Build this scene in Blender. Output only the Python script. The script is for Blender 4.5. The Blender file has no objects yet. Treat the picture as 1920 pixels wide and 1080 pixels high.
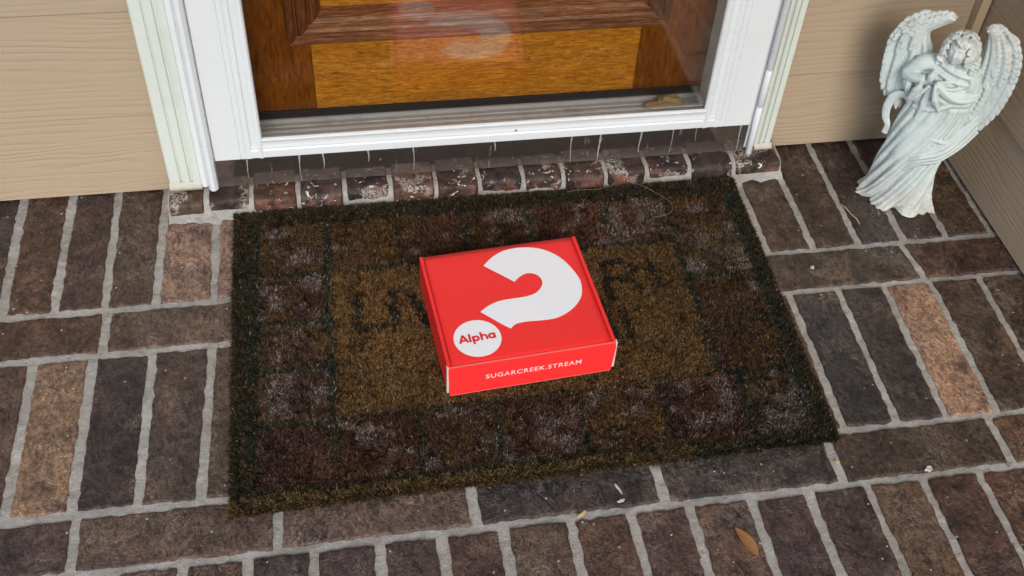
import bpy, bmesh, math, random
import numpy as np
from mathutils import Vector, Matrix
C = bpy.context.scene.collection
sc = bpy.context.scene
random.seed(7); RNG = np.random.default_rng(7)

# ------------------------------------------------------------------ camera
cam_d = bpy.data.cameras.new('camera'); cam = bpy.data.objects.new('camera', cam_d); C.objects.link(cam)
cam.location = (-0.12783, -0.79242, 1.20666)
cam.rotation_euler = (0.75303446, -0.046217, -0.16171095)
cam_d.sensor_width = 36; cam_d.lens = 36*2074.875/1920
cam_d.clip_start = .02; cam_d.clip_end = 500
sc.camera = cam
# ------------------------------------------------------------------ world, sun
w = bpy.data.worlds.new("World"); sc.world = w; w.use_nodes = True
nt = w.node_tree; bg = nt.nodes['Background']
sky = nt.nodes.new('ShaderNodeTexSky'); sky.sky_type = 'NISHITA'; sky.sun_disc = False
SUN_EL, SUN_AZ = math.radians(38), math.radians(183)
sky.sun_elevation = SUN_EL; sky.sun_rotation = SUN_AZ
sky.air_density = 1.0; sky.dust_density = 1.0; sky.ozone_density = 1.0
nt.links.new(sky.outputs[0], bg.inputs[0]); bg.inputs[1].default_value = 0.14
sd = bpy.data.lights.new('sun', 'SUN'); sun = bpy.data.objects.new('sun', sd); C.objects.link(sun)
sd.energy = 1.5; sd.angle = math.radians(30); sd.color = (1, .93, .83)
dvec = Vector((math.sin(SUN_AZ)*math.cos(SUN_EL), math.cos(SUN_AZ)*math.cos(SUN_EL), math.sin(SUN_EL)))
sun.rotation_euler = dvec.to_track_quat('Z', 'Y').to_euler()
sc.view_settings.view_transform = 'Standard'; sc.view_settings.look = 'None'
sc.view_settings.exposure = 0.74; sc.view_settings.gamma = 1
sc.cycles.max_bounces = 8; sc.cycles.transparent_max_bounces = 12

# ------------------------------------------------------------------ noise
def vnoise(x, y, seed=0):
    xi = np.floor(x).astype(np.int64); yi = np.floor(y).astype(np.int64)
    fx = x-xi; fy = y-yi; fx = fx*fx*(3-2*fx); fy = fy*fy*(3-2*fy)
    def h(a, b):
        n = (a*374761393 + b*668265263 + seed*2147483647) & 0xffffffff
        n = ((n ^ (n >> 13))*1274126177) & 0xffffffff
        return ((n ^ (n >> 16)) & 0xffff)/65535.
    return (h(xi, yi)*(1-fx)+h(xi+1, yi)*fx)*(1-fy)+(h(xi, yi+1)*(1-fx)+h(xi+1, yi+1)*fx)*fy
def fbm(x, y, seed=0, o=4):
    s = 0; a = .5
    for i in range(o): s = s+a*vnoise(x*2**i, y*2**i, seed+i*17); a *= .5
    return s/(1-.5**o)

# ------------------------------------------------------------------ materials
class N:
    def __init__(s, name):
        s.m = bpy.data.materials.new(name); s.m.use_nodes = True; s.t = s.m.node_tree
        s.b = s.t.nodes['Principled BSDF']; s.out = s.t.nodes['Material Output']
    def n(s, typ, ins=None, **kw):
        o = s.t.nodes.new(typ)
        for k, v in kw.items(): setattr(o, k, v)
        for k, v in (ins or {}).items():
            if isinstance(v, bpy.types.NodeSocket): s.t.links.new(v, o.inputs[k])
            else: o.inputs[k].default_value = v
        return o
    def link(s, a, b): s.t.links.new(a, b)
    def set(s, **kw):
        for k, v in kw.items():
            k = k.replace('_', ' ')
            if isinstance(v, bpy.types.NodeSocket): s.link(v, s.b.inputs[k])
            else: s.b.inputs[k].default_value = v
    def coord(s, scale=(1, 1, 1), kind='Object', rot=(0, 0, 0)):
        tc = s.n('ShaderNodeTexCoord')
        mp = s.n('ShaderNodeMapping', {'Vector': tc.outputs[kind], 'Scale': scale, 'Rotation': rot})
        return mp.outputs[0]
    def noise(s, vec, scale, detail=4, rough=.55, dist=0):
        return s.n('ShaderNodeTexNoise', {'Vector': vec, 'Scale': scale, 'Detail': detail, 'Roughness': rough, 'Distortion': dist}).outputs['Fac']
    def ramp(s, fac, stops):
        r = s.n('ShaderNodeValToRGB', {'Fac': fac}); e = r.color_ramp.elements
        while len(e) < len(stops): e.new(.5)
        for el, (p, c) in zip(e, stops):
            el.position = p; el.color = (*c, 1) if len(c) == 3 else c
        return r.outputs[0]
    def mix(s, fac, a, b, mode='MIX'):
        o = s.n('ShaderNodeMix', data_type='RGBA', blend_type=mode)
        for i, v in ((0, fac), (6, a), (7, b)):
            if isinstance(v, bpy.types.NodeSocket): s.link(v, o.inputs[i])
            else: o.inputs[i].default_value = v if i == 0 else (*v, 1)
        return o.outputs[2]
    def math(s, op, a, b=0., clamp=False):
        o = s.n('ShaderNodeMath', operation=op, use_clamp=clamp)
        for i, v in ((0, a), (1, b)):
            if isinstance(v, bpy.types.NodeSocket): s.link(v, o.inputs[i])
            else: o.inputs[i].default_value = v
        return o.outputs[0]
    def bump(s, h, strength=.3, dist=.001):
        o = s.n('ShaderNodeBump', {'Height': h, 'Strength': strength, 'Distance': dist})
        s.link(o.outputs[0], s.b.inputs['Normal']); return o
BW = [(0, (0, 0, 0)), (1, (1, 1, 1))]
def two(a, b): return [(a, (0, 0, 0)), (b, (1, 1, 1))]

def mat_brick():
    M = N('brick'); v = M.coord()
    base = M.n('ShaderNodeAttribute', attribute_name='col').outputs['Color']
    edge = M.n('ShaderNodeAttribute', attribute_name='edge').outputs['Fac']
    bid = M.n('ShaderNodeAttribute', attribute_name='bid').outputs['Vector']
    vv = M.n('ShaderNodeVectorMath', {0: v, 1: bid}, operation='ADD').outputs[0]
    v3 = M.n('ShaderNodeMapping', {'Vector': vv, 'Scale': (1, .62, 1), 'Rotation': (0, 0, .5)}).outputs[0]
    n1 = M.noise(vv, 26, 8, .7, .25); n2 = M.noise(v3, 95, 7, .7, .5); n3 = M.noise(vv, 420, 3, .65)
    c = M.mix(M.ramp(n1, two(.34, .68)), M.mix(1, base, (.42, .40, .45), 'MULTIPLY'), M.mix(1, base, (1.9, 1.72, 1.5), 'MULTIPLY'))
    c = M.mix(M.math('MULTIPLY', M.ramp(M.noise(vv, 13, 5, .68, .7), two(.56, .68)), .6), c, M.mix(1, M.mix(.5, base, (.085, .062, .048)), (2.6, 2.2, 1.85), 'MULTIPLY'))
    n4 = M.noise(v3, 170, 5, .75, .3)
    c = M.mix(M.ramp(n4, two(.42, .6)), M.mix(1, c, (.58, .57, .59), 'MULTIPLY'), M.mix(1, c, (1.45, 1.42, 1.38), 'MULTIPLY'))
    c = M.mix(M.math('MULTIPLY', M.ramp(n2, two(.52, .72)), .5), c, M.mix(1, base, (2.5, 2.2, 2.0), 'MULTIPLY'))
    c = M.mix(M.math('MULTIPLY', M.ramp(n3, two(.45, .75)), .35), c, M.mix(1, c, (.35, .35, .38), 'MULTIPLY'))
    # creased, folded clay skin: thin pale ridges and dark pits
    rg = M.math('ABSOLUTE', M.math('SUBTRACT', M.noise(v3, 34, 6, .66, .9), .5)); rg2 = M.math('ABSOLUTE', M.math('SUBTRACT', M.noise(vv, 110, 4, .6, .6), .5))
    cr = M.math('MULTIPLY', M.ramp(rg, [(.0, (1, 1, 1)), (.022, (0, 0, 0))]), M.ramp(M.noise(vv, 20, 3), two(.42, .6)))
    c = M.mix(M.math('MULTIPLY', cr, .65), c, M.mix(1, base, (3.6, 3.3, 3.0), 'MULTIPLY'))
    pit = M.ramp(M.noise(vv, 210, 3, .6), two(.66, .72))
    c = M.mix(M.math('MULTIPLY', pit, .7), c, (.012, .010, .010))
    # worn reddish arris
    en = M.math('MULTIPLY', edge, M.ramp(M.noise(v, 60, 5, .7), two(.52, .68)))
    c = M.mix(M.math('MULTIPLY', en, .6), c, (.22, .085, .055))
    # pale scuffs and lime specks
    wv = M.noise(v3, 48, 7, .72, 1.6)
    scuff = M.math('MULTIPLY', M.ramp(wv, [(.485, (0, 0, 0)), (.5, (1, 1, 1)), (.515, (0, 0, 0))]), M.ramp(M.noise(vv, 14, 3), two(.5, .68)))
    c = M.mix(M.math('MULTIPLY', scuff, .75), c, (.42, .35, .29))
    sp = M.n('ShaderNodeTexVoronoi', {'Vector': v, 'Scale': 75}, feature='F1')
    spm = M.math('MULTIPLY', M.ramp(sp.outputs['Distance'], [(.08, (1, 1, 1)), (.12, (0, 0, 0))]), M.ramp(M.n('ShaderNodeSeparateColor', {0: sp.outputs['Color']}).outputs[0], two(.8, .84)))
    c = M.mix(M.math('MULTIPLY', spm, .8), c, (.62, .58, .54))
    chipn = M.math('MULTIPLY', M.ramp(M.noise(v, 130, 4, .7, 1.2), two(.70, .72)), M.ramp(M.noise(v, 9, 2), two(.45, .6)))
    c = M.mix(M.math('MULTIPLY', chipn, .8), c, (.55, .5, .45))
    M.set(Base_Color=c, Roughness=M.n('ShaderNodeMapRange', {'Value': n2, 1: .3, 2: .7, 3: .17, 4: .35}).outputs[0])
    M.b.inputs['Specular IOR Level'].default_value = .5
    h = M.math('ADD', M.math('ADD', M.math('MULTIPLY', n2, .8), M.math('MULTIPLY', rg, -2.2)), M.math('ADD', M.math('ADD', M.math('MULTIPLY', n3, .3), M.math('MULTIPLY', rg2, -.9)), M.math('MULTIPLY', wv, .9)))
    M.bump(h, 1., .0032)
    return M.m
def mat_sillbrick():
    M = N('sill_brick'); v = M.coord()
    base = M.n('ShaderNodeAttribute', attribute_name='col').outputs['Color']
    edge = M.n('ShaderNodeAttribute', attribute_name='edge').outputs['Fac']
    n1 = M.noise(v, 40, 6, .65, 1.); n2 = M.noise(v, 130, 6, .65, 1.)
    c = M.mix(M.ramp(n1, two(.38, .66)), M.mix(1, base, (.4, .4, .42), 'MULTIPLY'), M.mix(1, base, (1.9, 1.7, 1.6), 'MULTIPLY'))
    en = M.math('MULTIPLY', edge, M.ramp(M.noise(v, 24, 6, .7), two(.53, .62)))
    c = M.mix(M.math('MULTIPLY', en, .8), c, M.mix(n2, (.16, .055, .035), (.27, .13, .09)))
    sp = M.noise(v, 42, 8, .75, 2.6)
    spl = M.math('MULTIPLY', M.ramp(sp, [(.475, (0, 0, 0)), (.487, (1, 1, 1)), (.51, (1, 1, 1)), (.522, (0, 0, 0))]), M.ramp(M.noise(v, 19, 2, .5), two(.585, .62)))
    blob = M.math('MULTIPLY', M.ramp(M.noise(v, 105, 3, .6, .8), two(.62, .64)), M.ramp(M.noise(v, 13, 2, .5), two(.48, .54)))
    c = M.mix(M.math('MAXIMUM', M.math('MULTIPLY', spl, .85), blob), c, (.66, .61, .55))
    M.set(Base_Color=c, Roughness=M.n('ShaderNodeMapRange', {'Value': n2, 1: .3, 2: .7, 3: .42, 4: .62}).outputs[0])
    M.b.inputs['Specular IOR Level'].default_value = .3
    M.bump(M.math('ADD', n2, M.math('MULTIPLY', blob, .8)), .6, .002)
    return M.m
def mat_mortar():
    M = N('mortar'); v = M.coord()
    n1 = M.noise(v, 12, 5, .6); n2 = M.noise(v, 700, 3, .7); n3 = M.noise(v, 110, 5, .7)
    c = M.mix(M.ramp(n1, two(.3, .7)), (.34, .315, .285), (.58, .555, .52))
    c = M.mix(M.math('MULTIPLY', M.ramp(M.noise(v, 38, 6, .7), two(.55, .68)), .55), c, (.20, .175, .15))
    c = M.mix(M.math('MULTIPLY', M.ramp(n2, two(.4, .7)), .65), c, (.17, .15, .135))
    c = M.mix(M.math('MULTIPLY', M.ramp(n3, two(.5, .72)), .5), c, (.2, .185, .17))
    M.set(Base_Color=c, Roughness=.93)
    M.bump(M.math('ADD', n2, M.math('MULTIPLY', n3, 2)), .8, .0022)
    return M.m
def mat_paint(name, col, rough=.35, dirt=.12, spec=.5):
    M = N(name); v = M.coord()
    n = M.noise(v, 9, 6, .6, .4); s = M.noise(v, 160, 4, .7)
    c = M.mix(M.math('MULTIPLY', M.ramp(n, two(.45, .75)), dirt*1.6), col, tuple(x*.72 for x in col))
    c = M.mix(M.math('MULTIPLY', M.ramp(s, two(.71, .75)), .55), c, (.22, .18, .13))
    M.set(Base_Color=c, Roughness=M.n('ShaderNodeMapRange', {'Value': n, 3: rough*.85, 4: rough*1.3}).outputs[0])
    M.b.inputs['Specular IOR Level'].default_value = spec
    M.bump(M.noise(v, 45, 3), .12, .001)
    return M.m
def mat_siding(name, axis):
    # embossed cedar grain running along the board
    M = N(name); sx = (1., 1, 5.5) if axis == 'x' else (1, 1., 5.5)
    v = M.coord(sx)
    big = M.noise(v, 1.7, 2, .5, .6)
    ph = M.n('ShaderNodeSeparateXYZ', {0: M.coord()}).outputs[2]
    wob = M.math('ADD', M.math('MULTIPLY', ph, 560), M.math('MULTIPLY', big, 52))
    s = M.math('SINE', wob)
    line = M.math('POWER', M.math('MULTIPLY', M.math('ADD', s, 1), .5), 3.)
    msk = M.ramp(M.noise(v, 5.5, 3, .55), two(.38, .62))
    line = M.math('MULTIPLY', line, M.math('ADD', M.math('MULTIPLY', msk, .8), .2))
    fine = M.noise(M.coord((14, 14, 260)), 1.2, 4, .6)
    col = (.405, .308, .21)
    c = M.mix(M.math('MULTIPLY', line, .15), col, tuple(x*.55 for x in col))
    c = M.mix(M.math('MULTIPLY', fine, .16), c, tuple(x*.7 for x in col))
    spk = M.n('ShaderNodeTexVoronoi', {'Vector': M.coord(), 'Scale': 34})
    sm = M.math('MULTIPLY', M.ramp(spk.outputs['Distance'], [(.055, (1, 1, 1)), (.09, (0, 0, 0))]), M.ramp(M.n('ShaderNodeSeparateColor', {0: spk.outputs['Color']}).outputs[0], two(.8, .84)))
    low = M.ramp(ph, [(.0, (1, 1, 1)), (.14, (.25, .25, .25))])
    c = M.mix(M.math('MULTIPLY', M.math('MULTIPLY', sm, low), .85), c, (.68, .56, .42))
    M.set(Base_Color=c, Roughness=.52)
    M.bump(M.math('ADD', M.math('MULTIPLY', line, -1), M.math('MULTIPLY', fine, .5)), .42, .0012)
    return M.m
def mat_wood(name, c0, c1, c2, vec, streak=(1, 1, 1), rough=.22, fleck=1.0):
    M = N(name); v = M.coord(streak)
    n1 = M.noise(v, 55, 6, .7, .8*fleck); n2 = M.noise(v, 10, 4, .6, .3)
    c = M.ramp(n1, [(.3, c0), (.5, c1), (.68, c2)])
    c = M.mix(M.math('MULTIPLY', M.ramp(n2, two(.35, .65)), .5), c, M.mix(1, c, (.55, .5, .45), 'MULTIPLY'))
    M.set(Base_Color=c, Roughness=rough)
    M.bump(n1, .2, .0006)
    return M.m
def mat_metal(name, col, rough, brushed=(2, 300, 300), metallic=1., dirt=.3):
    M = N(name); n = M.noise(M.coord(brushed), 1.3, 4, .6); d = M.noise(M.coord(), 30, 6, .7)
    c = M.mix(M.math('MULTIPLY', M.ramp(d, two(.5, .72)), dirt), col, tuple(x*.45 for x in col))
    M.set(Base_Color=c, Metallic=metallic, Roughness=M.n('ShaderNodeMapRange', {'Value': d, 1: .3, 2: .75, 3: rough*.6, 4: rough*1.7}).outputs[0])
    M.bump(n, .15, .0005)
    return M.m
def mat_kick():
    M = N('bronze_plate'); v = M.coord()
    d = M.noise(v, 35, 6, .7, .5)
    vert = M.noise(M.coord((60, 60, 3)), 1.6, 3, .6)
    st = M.math('MULTIPLY', M.ramp(vert, two(.655, .70)), M.ramp(M.noise(v, 50, 4), two(.45, .58)))
    bl = M.ramp(M.noise(v, 120, 4, .65), two(.68, .71))
    zz = M.n('ShaderNodeSeparateXYZ', {0: v}).outputs[2]
    low = M.math('MULTIPLY', M.ramp(zz, [(.030, (1, 1, 1)), (.045, (0, 0, 0))]), M.ramp(d, two(.35, .6)))
    c = M.mix(M.math('MULTIPLY', M.ramp(d, two(.4, .7)), .4), (.25, .20, .18), (.13, .105, .095))
    c = M.mix(M.math('MULTIPLY', low, .12), c, (.33, .29, .23))
    m = M.math('MAXIMUM', M.math('MULTIPLY', st, .25), M.math('MULTIPLY', bl, .8))
    c = M.mix(m, c, (.6, .57, .54))
    M.set(Base_Color=c, Metallic=M.math('SUBTRACT', .85, M.math('MAXIMUM', m, M.math('MULTIPLY', low, .2)), True), Roughness=M.n('ShaderNodeMapRange', {'Value': d, 1: .3, 2: .7, 3: .05, 4: .16}).outputs[0])
    M.bump(M.noise(M.coord((8, 8, 60)), 2, 2), .06, .002)
    return M.m
def mat_glass():
    M = N('glass'); M.t.nodes.remove(M.b)
    tr = M.n('ShaderNodeBsdfTransparent', {'Color': (.975, .975, .965, 1)}); gl = M.n('ShaderNodeBsdfGlossy', {'Roughness': .06, 'Color': (1, 1, 1, 1)})
    fr = M.n('ShaderNodeFresnel', {'IOR': 1.5}); f = M.math('MULTIPLY', fr.outputs[0], .75, True)
    mx = M.n('ShaderNodeMixShader', {0: f, 1: tr.outputs[0], 2: gl.outputs[0]})
    M.link(mx.outputs[0], M.out.inputs[0]); return M.m
def mat_card(name, col, rough=.42, var=.06):
    M = N(name); n = M.noise(M.coord(), 700, 3, .6); b = M.noise(M.coord(), 8, 3)
    c = M.mix(M.math('MULTIPLY', b, var*3), col, tuple(x*.82 for x in col))
    M.set(Base_Color=c, Roughness=rough); M.b.inputs['Specular IOR Level'].default_value = .3
    M.bump(M.math('ADD', M.math('MULTIPLY', n, .3), M.math('MULTIPLY', b, 2)), .12, .001); return M.m
def mat_attr(name, rough=.85, sheen=0, spec=.2):
    M = N(name); a = M.n('ShaderNodeAttribute', attribute_name='col').outputs['Color']
    M.set(Base_Color=a, Roughness=rough); M.b.inputs['Specular IOR Level'].default_value = spec
    return M.m
def mat_statue():
    M = N('weathered_resin'); v = M.coord()
    n = M.noise(v, 38, 6, .65, .5); f = M.noise(v, 170, 5, .65); z = M.n('ShaderNodeSeparateXYZ', {0: v}).outputs[2]
    c = M.mix(M.ramp(n, two(.35, .65)), (.62, .685, .665), (.50, .57, .555))
    ends = M.math('MAXIMUM', M.ramp(z, [(.0, (1, 1, 1)), (.075, (0, 0, 0))]), M.ramp(z, [(.27, (0, 0, 0)), (.36, (1, 1, 1))]))
    tan = M.math('MULTIPLY', ends, M.ramp(f, two(.42, .62)))
    c = M.mix(M.math('MULTIPLY', tan, .75), c, (.50, .335, .235))
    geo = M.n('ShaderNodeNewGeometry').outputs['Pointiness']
    c = M.mix(M.math('MULTIPLY', M.ramp(geo, [(.42, (1, 1, 1)), (.495, (0, 0, 0))]), .8), c, (.15, .145, .125))  # creases darkened by curvature: grime plus shade painted into the colour
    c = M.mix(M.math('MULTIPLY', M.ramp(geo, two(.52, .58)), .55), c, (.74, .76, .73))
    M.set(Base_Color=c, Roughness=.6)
    M.bump(f, .35, .0012); return M.m
def mat_plain(name, col, rough=.6, scale=60, amt=.35, bump=.2):
    M = N(name); n = M.noise(M.coord(), scale, 5, .65)
    M.set(Base_Color=M.mix(M.math('MULTIPLY', n, amt), col, tuple(x*.4 for x in col)), Roughness=rough)
    M.bump(n, bump, .001); return M.m

# ------------------------------------------------------------------ object helpers
def link(name, me, mat=None, parent=None, smooth=False, loc=None):
    o = bpy.data.objects.new(name, me); C.objects.link(o)
    if mat is not None:
        for m in (mat if isinstance(mat, (list, tuple)) else [mat]): me.materials.append(m)
    if smooth: me.shade_smooth()
    if parent: o.parent = parent
    if loc: o.location = loc
    return o
def tag(o, label, cat, group=None):
    o['label'] = label; o['category'] = cat
    if group: o['group'] = group
    return o
def thing(name, loc, label, cat, group=None, rot=(0, 0, 0)):
    o = bpy.data.objects.new(name, None); C.objects.link(o); o.location = loc; o.rotation_euler = rot
    o.empty_display_size = .05
    return tag(o, label, cat, group)
def np_mesh(name, V, quads=None, tris=None, col=None, fattr=None, mats=None):
    me = bpy.data.meshes.new(name); V = np.asarray(V, np.float32)
    q = np.zeros((0, 4), np.int32) if quads is None else np.asarray(quads, np.int32)
    t = np.zeros((0, 3), np.int32) if tris is None else np.asarray(tris, np.int32)
    me.vertices.add(len(V)); me.vertices.foreach_set('co', V.ravel())
    me.loops.add(q.size+t.size); me.polygons.add(len(q)+len(t))
    me.loops.foreach_set('vertex_index', np.r_[q.ravel(), t.ravel()])
    me.polygons.foreach_set('loop_start', np.r_[np.arange(len(q))*4, len(q)*4+np.arange(len(t))*3].astype(np.int32))
    if mats is not None: me.polygons.foreach_set('material_index', np.asarray(mats, np.int32))
    me.update(calc_edges=True)
    if col is not None:
        a = me.attributes.new('col', 'FLOAT_COLOR', 'POINT'); a.data.foreach_set('color', np.c_[col, np.ones(len(V))].astype(np.float32).ravel())
    for k, v in (fattr or {}).items():
        if v.ndim == 1: me.attributes.new(k, 'FLOAT', 'POINT').data.foreach_set('value', v.astype(np.float32))
        else: me.attributes.new(k, 'FLOAT_VECTOR', 'POINT').data.foreach_set('vector', v.astype(np.float32).ravel())
    return me
def bm_mesh(name, bm):
    me = bpy.data.meshes.new(name); bmesh.ops.recalc_face_normals(bm, faces=bm.faces[:]); bm.to_mesh(me); bm.free(); return me
def box(bm, x0, x1, y0, y1, z0, z1, bev=0):
    r = bmesh.ops.create_cube(bm, size=1, matrix=Matrix.Translation(((x0+x1)/2, (y0+y1)/2, (z0+z1)/2)) @ Matrix.Diagonal((x1-x0, y1-y0, z1-z0, 1)))
    if bev:
        es = list({e for v in r['verts'] for e in v.link_edges})
        bmesh.ops.bevel(bm, geom=es, offset=bev, segments=2, profile=.6, affect='EDGES')
def boxobj(name, b, mat, parent=None, bev=.001):
    bm = bmesh.new(); box(bm, *b, bev); return link(name, bm_mesh(name, bm), mat, parent, False)
def sweep(name, prof, path, mat, parent=None):
    """prof: list of (u, d): u across the face, d depth; path: list of functions-free frames (origin, udir, ddir)"""
    bm = bmesh.new(); rings = []
    for (o, u, d) in path:
        o, u, d = Vector(o), Vector(u), Vector(d)
        rings.append([bm.verts.new(o+u*a+d*b) for a, b in prof])
    n = len(prof)
    for r0, r1 in zip(rings, rings[1:]):
        for i in range(n): bm.faces.new((r0[i], r0[(i+1) % n], r1[(i+1) % n], r1[i]))
    bm.faces.new(rings[0]); bm.faces.new(rings[-1][::-1])
    return link(name, bm_mesh(name, bm), mat, parent)
def tube(name, pts, rad, mat, parent=None, seg=8, flat=1.0, updir=(0, 0, 1)):
    P = [Vector(p) for p in pts]; bm = bmesh.new(); rings = []
    rr = rad if isinstance(rad, (list, tuple)) else [rad]*len(P)
    for i, p in enumerate(P):
        t = (P[min(i+1, len(P)-1)]-P[max(i-1, 0)]).normalized()
        a = t.cross(Vector(updir)); a = a.normalized() if a.length > 1e-4 else Vector((1, 0, 0)); b = a.cross(t).normalized()
        rings.append([bm.verts.new(p+(a*math.cos(k*2*math.pi/seg)+b*math.sin(k*2*math.pi/seg)*flat)*rr[i]) for k in range(seg)])
    for r0, r1 in zip(rings, rings[1:]):
        for i in range(seg): bm.faces.new((r0[i], r0[(i+1) % seg], r1[(i+1) % seg], r1[i]))
    bm.faces.new(rings[0]); bm.faces.new(rings[-1][::-1])
    return link(name, bm_mesh(name, bm), mat, parent, True)
def catmull(P, n=8):
    P = [np.array(p, float) for p in P]; P = [2*P[0]-P[1]]+P+[2*P[-1]-P[-2]]; out = []
    for i in range(1, len(P)-2):
        for k in range(n):
            t = k/n; a, b, c, d = P[i-1:i+3]
            out.append(.5*((2*b)+(c-a)*t+(2*a-5*b+4*c-d)*t*t+(3*b-a-3*c+d)*t**3))
    out.append(P[-2]); return np.array(out)

# ------------------------------------------------------------------ structure: ground and porch floor
M_BRICK, M_MORTAR = mat_brick(), mat_mortar()
def ground():
    bm = bmesh.new(); s = 60
    bm.faces.new([bm.verts.new(p) for p in ((-s, -s, -.16), (s, -s, -.16), (s, s, -.16), (-s, s, -.16))])
    o = link('lawn', bm_mesh('lawn', bm), mat_plain('grass', (.07, .1, .035), .9, 3)); o['kind'] = 'structure'
ground()

DARK = [(.044, .029, .029), (.053, .033, .029), (.034, .026, .028), (.064, .040, .031), (.040, .029, .031), (.060, .036, .026), (.074, .053, .042)]
SPECIAL = [(-.365, .43, (.27, .175, .13)), (-.30, .43, (.24, .155, .12)), (-.53, .13, (.25, .16, .105)), (.71, .13, (.40, .25, .165)),
           (-.36, -.04, (.15, .098, .075)), (-.12, -.04, (.175, .12, .1)), (.12, -.04, (.075, .06, .055)), (.37, -.04, (.09, .075, .068)), (-.37, .13, (.115, .08, .068)), (-.45, .13, (.062, .044, .047)),
           (.785, .13, (.12, .08, .055)), (.65, -.04, (.1, .068, .05)), (.075, -.2, (.13, .088, .062)), (.87, .13, (.12, .08, .052)), (.865, .47, (.13, .085, .055)),
           (.63, .30, (.105, .075, .058)), (.56, .47, (.11, .072, .05)), (.56, .13, (.066, .056, .056)), (.63, .13, (.074, .056, .05)), (-.08, -.2, (.09, .064, .056)), (.63, .47, (.09, .06, .045)), (.71, .47, (.06, .044, .04))]
def brick_rows():
    """every paving brick as (x0b, x1b, x0t, x1t, yb, yt): joint centre lines measured on the floor"""
    P = .0813; rows = []
    def soldiers(y0, y1, bot, top):
        bot = list(bot); top = list(top)
        while bot[0] > -2.2: bot.insert(0, bot[0]-P); top.insert(0, top[0]-P)
        while bot[-1] < (.96 if y0 > -1.2 else 2.4): bot.append(bot[-1]+P); top.append(top[-1]+P)
        for i in range(len(bot)-1): rows.append((bot[i], bot[i+1], top[i], top[i+1], y0, y1))
    def stretch(y0, y1, off, js=None):
        js = [(-.485, -.484), (-.2425, -.241), (.0005, .001), (.2445, .2445), (.487, .487), (.725, .725)] if js is None else list(js)
        while js[0][0] > -2.2: js.insert(0, (js[0][0]-.244, js[0][1]-.244))
        while js[-1][0] < 1.0: js.append((js[-1][0]+.244, js[-1][1]+.244))
        for a, b in zip(js, js[1:]): rows.append((a[0], b[0], a[1], b[1], y0, y1))
    left1b, left1t = [-.57, -.492, -.412, -.336], [-.566, -.488, -.407, -.327]
    r1b, r1t = [.518, .596, .668, .745], [.525, .604, .678, .754]
    mid = [-.336+(.518+.336)*k/11 for k in range(1, 11)]; midt = [-.327+(.525+.327)*k/11 for k in range(1, 11)]
    l2, l2t = [-.622, -.55, -.480, -.409, -.327], [-.622, -.548, -.478, -.405, -.325]
    r2, r2t = [.522, .598, .673, .750, .824, .902], [.524, .602, .678, .755, .829, .905]
    mid2 = [-.327+(.522+.327)*k/11 for k in range(1, 11)]
    soldiers(.342, .594, l2+mid2+r2, l2t+mid2+r2t)
    stretch(.258, .342, 0, [(-.476, -.476), (-.233, -.233), (.01, .01), (.254, .254), (.5, .5), (.75, .742)])
    soldiers(.001, .258, left1b+mid+r1b, left1t+midt+r1t)
    stretch(-.082, .001, 0)
    b0 = [-.355, -.278, -.201, -.121, -.044, .033, .118, .197, .273, .355, .434, .515, .593, .671, .749]
    soldiers(-.326, -.082, b0, b0)
    y = -.326; k = 0
    while y > -1.6:
        o = .03*math.sin(k*2.3)
        stretch(y-.083, y, 0, [(-.48+o, -.48+o), (-.236+o, -.236+o), (.008+o, .008+o)]); y -= .083
        soldiers(y-.246, y, [-.355+o, -.274+o], [-.355+o, -.274+o]); y -= .246; k += 1
    return rows
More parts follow.
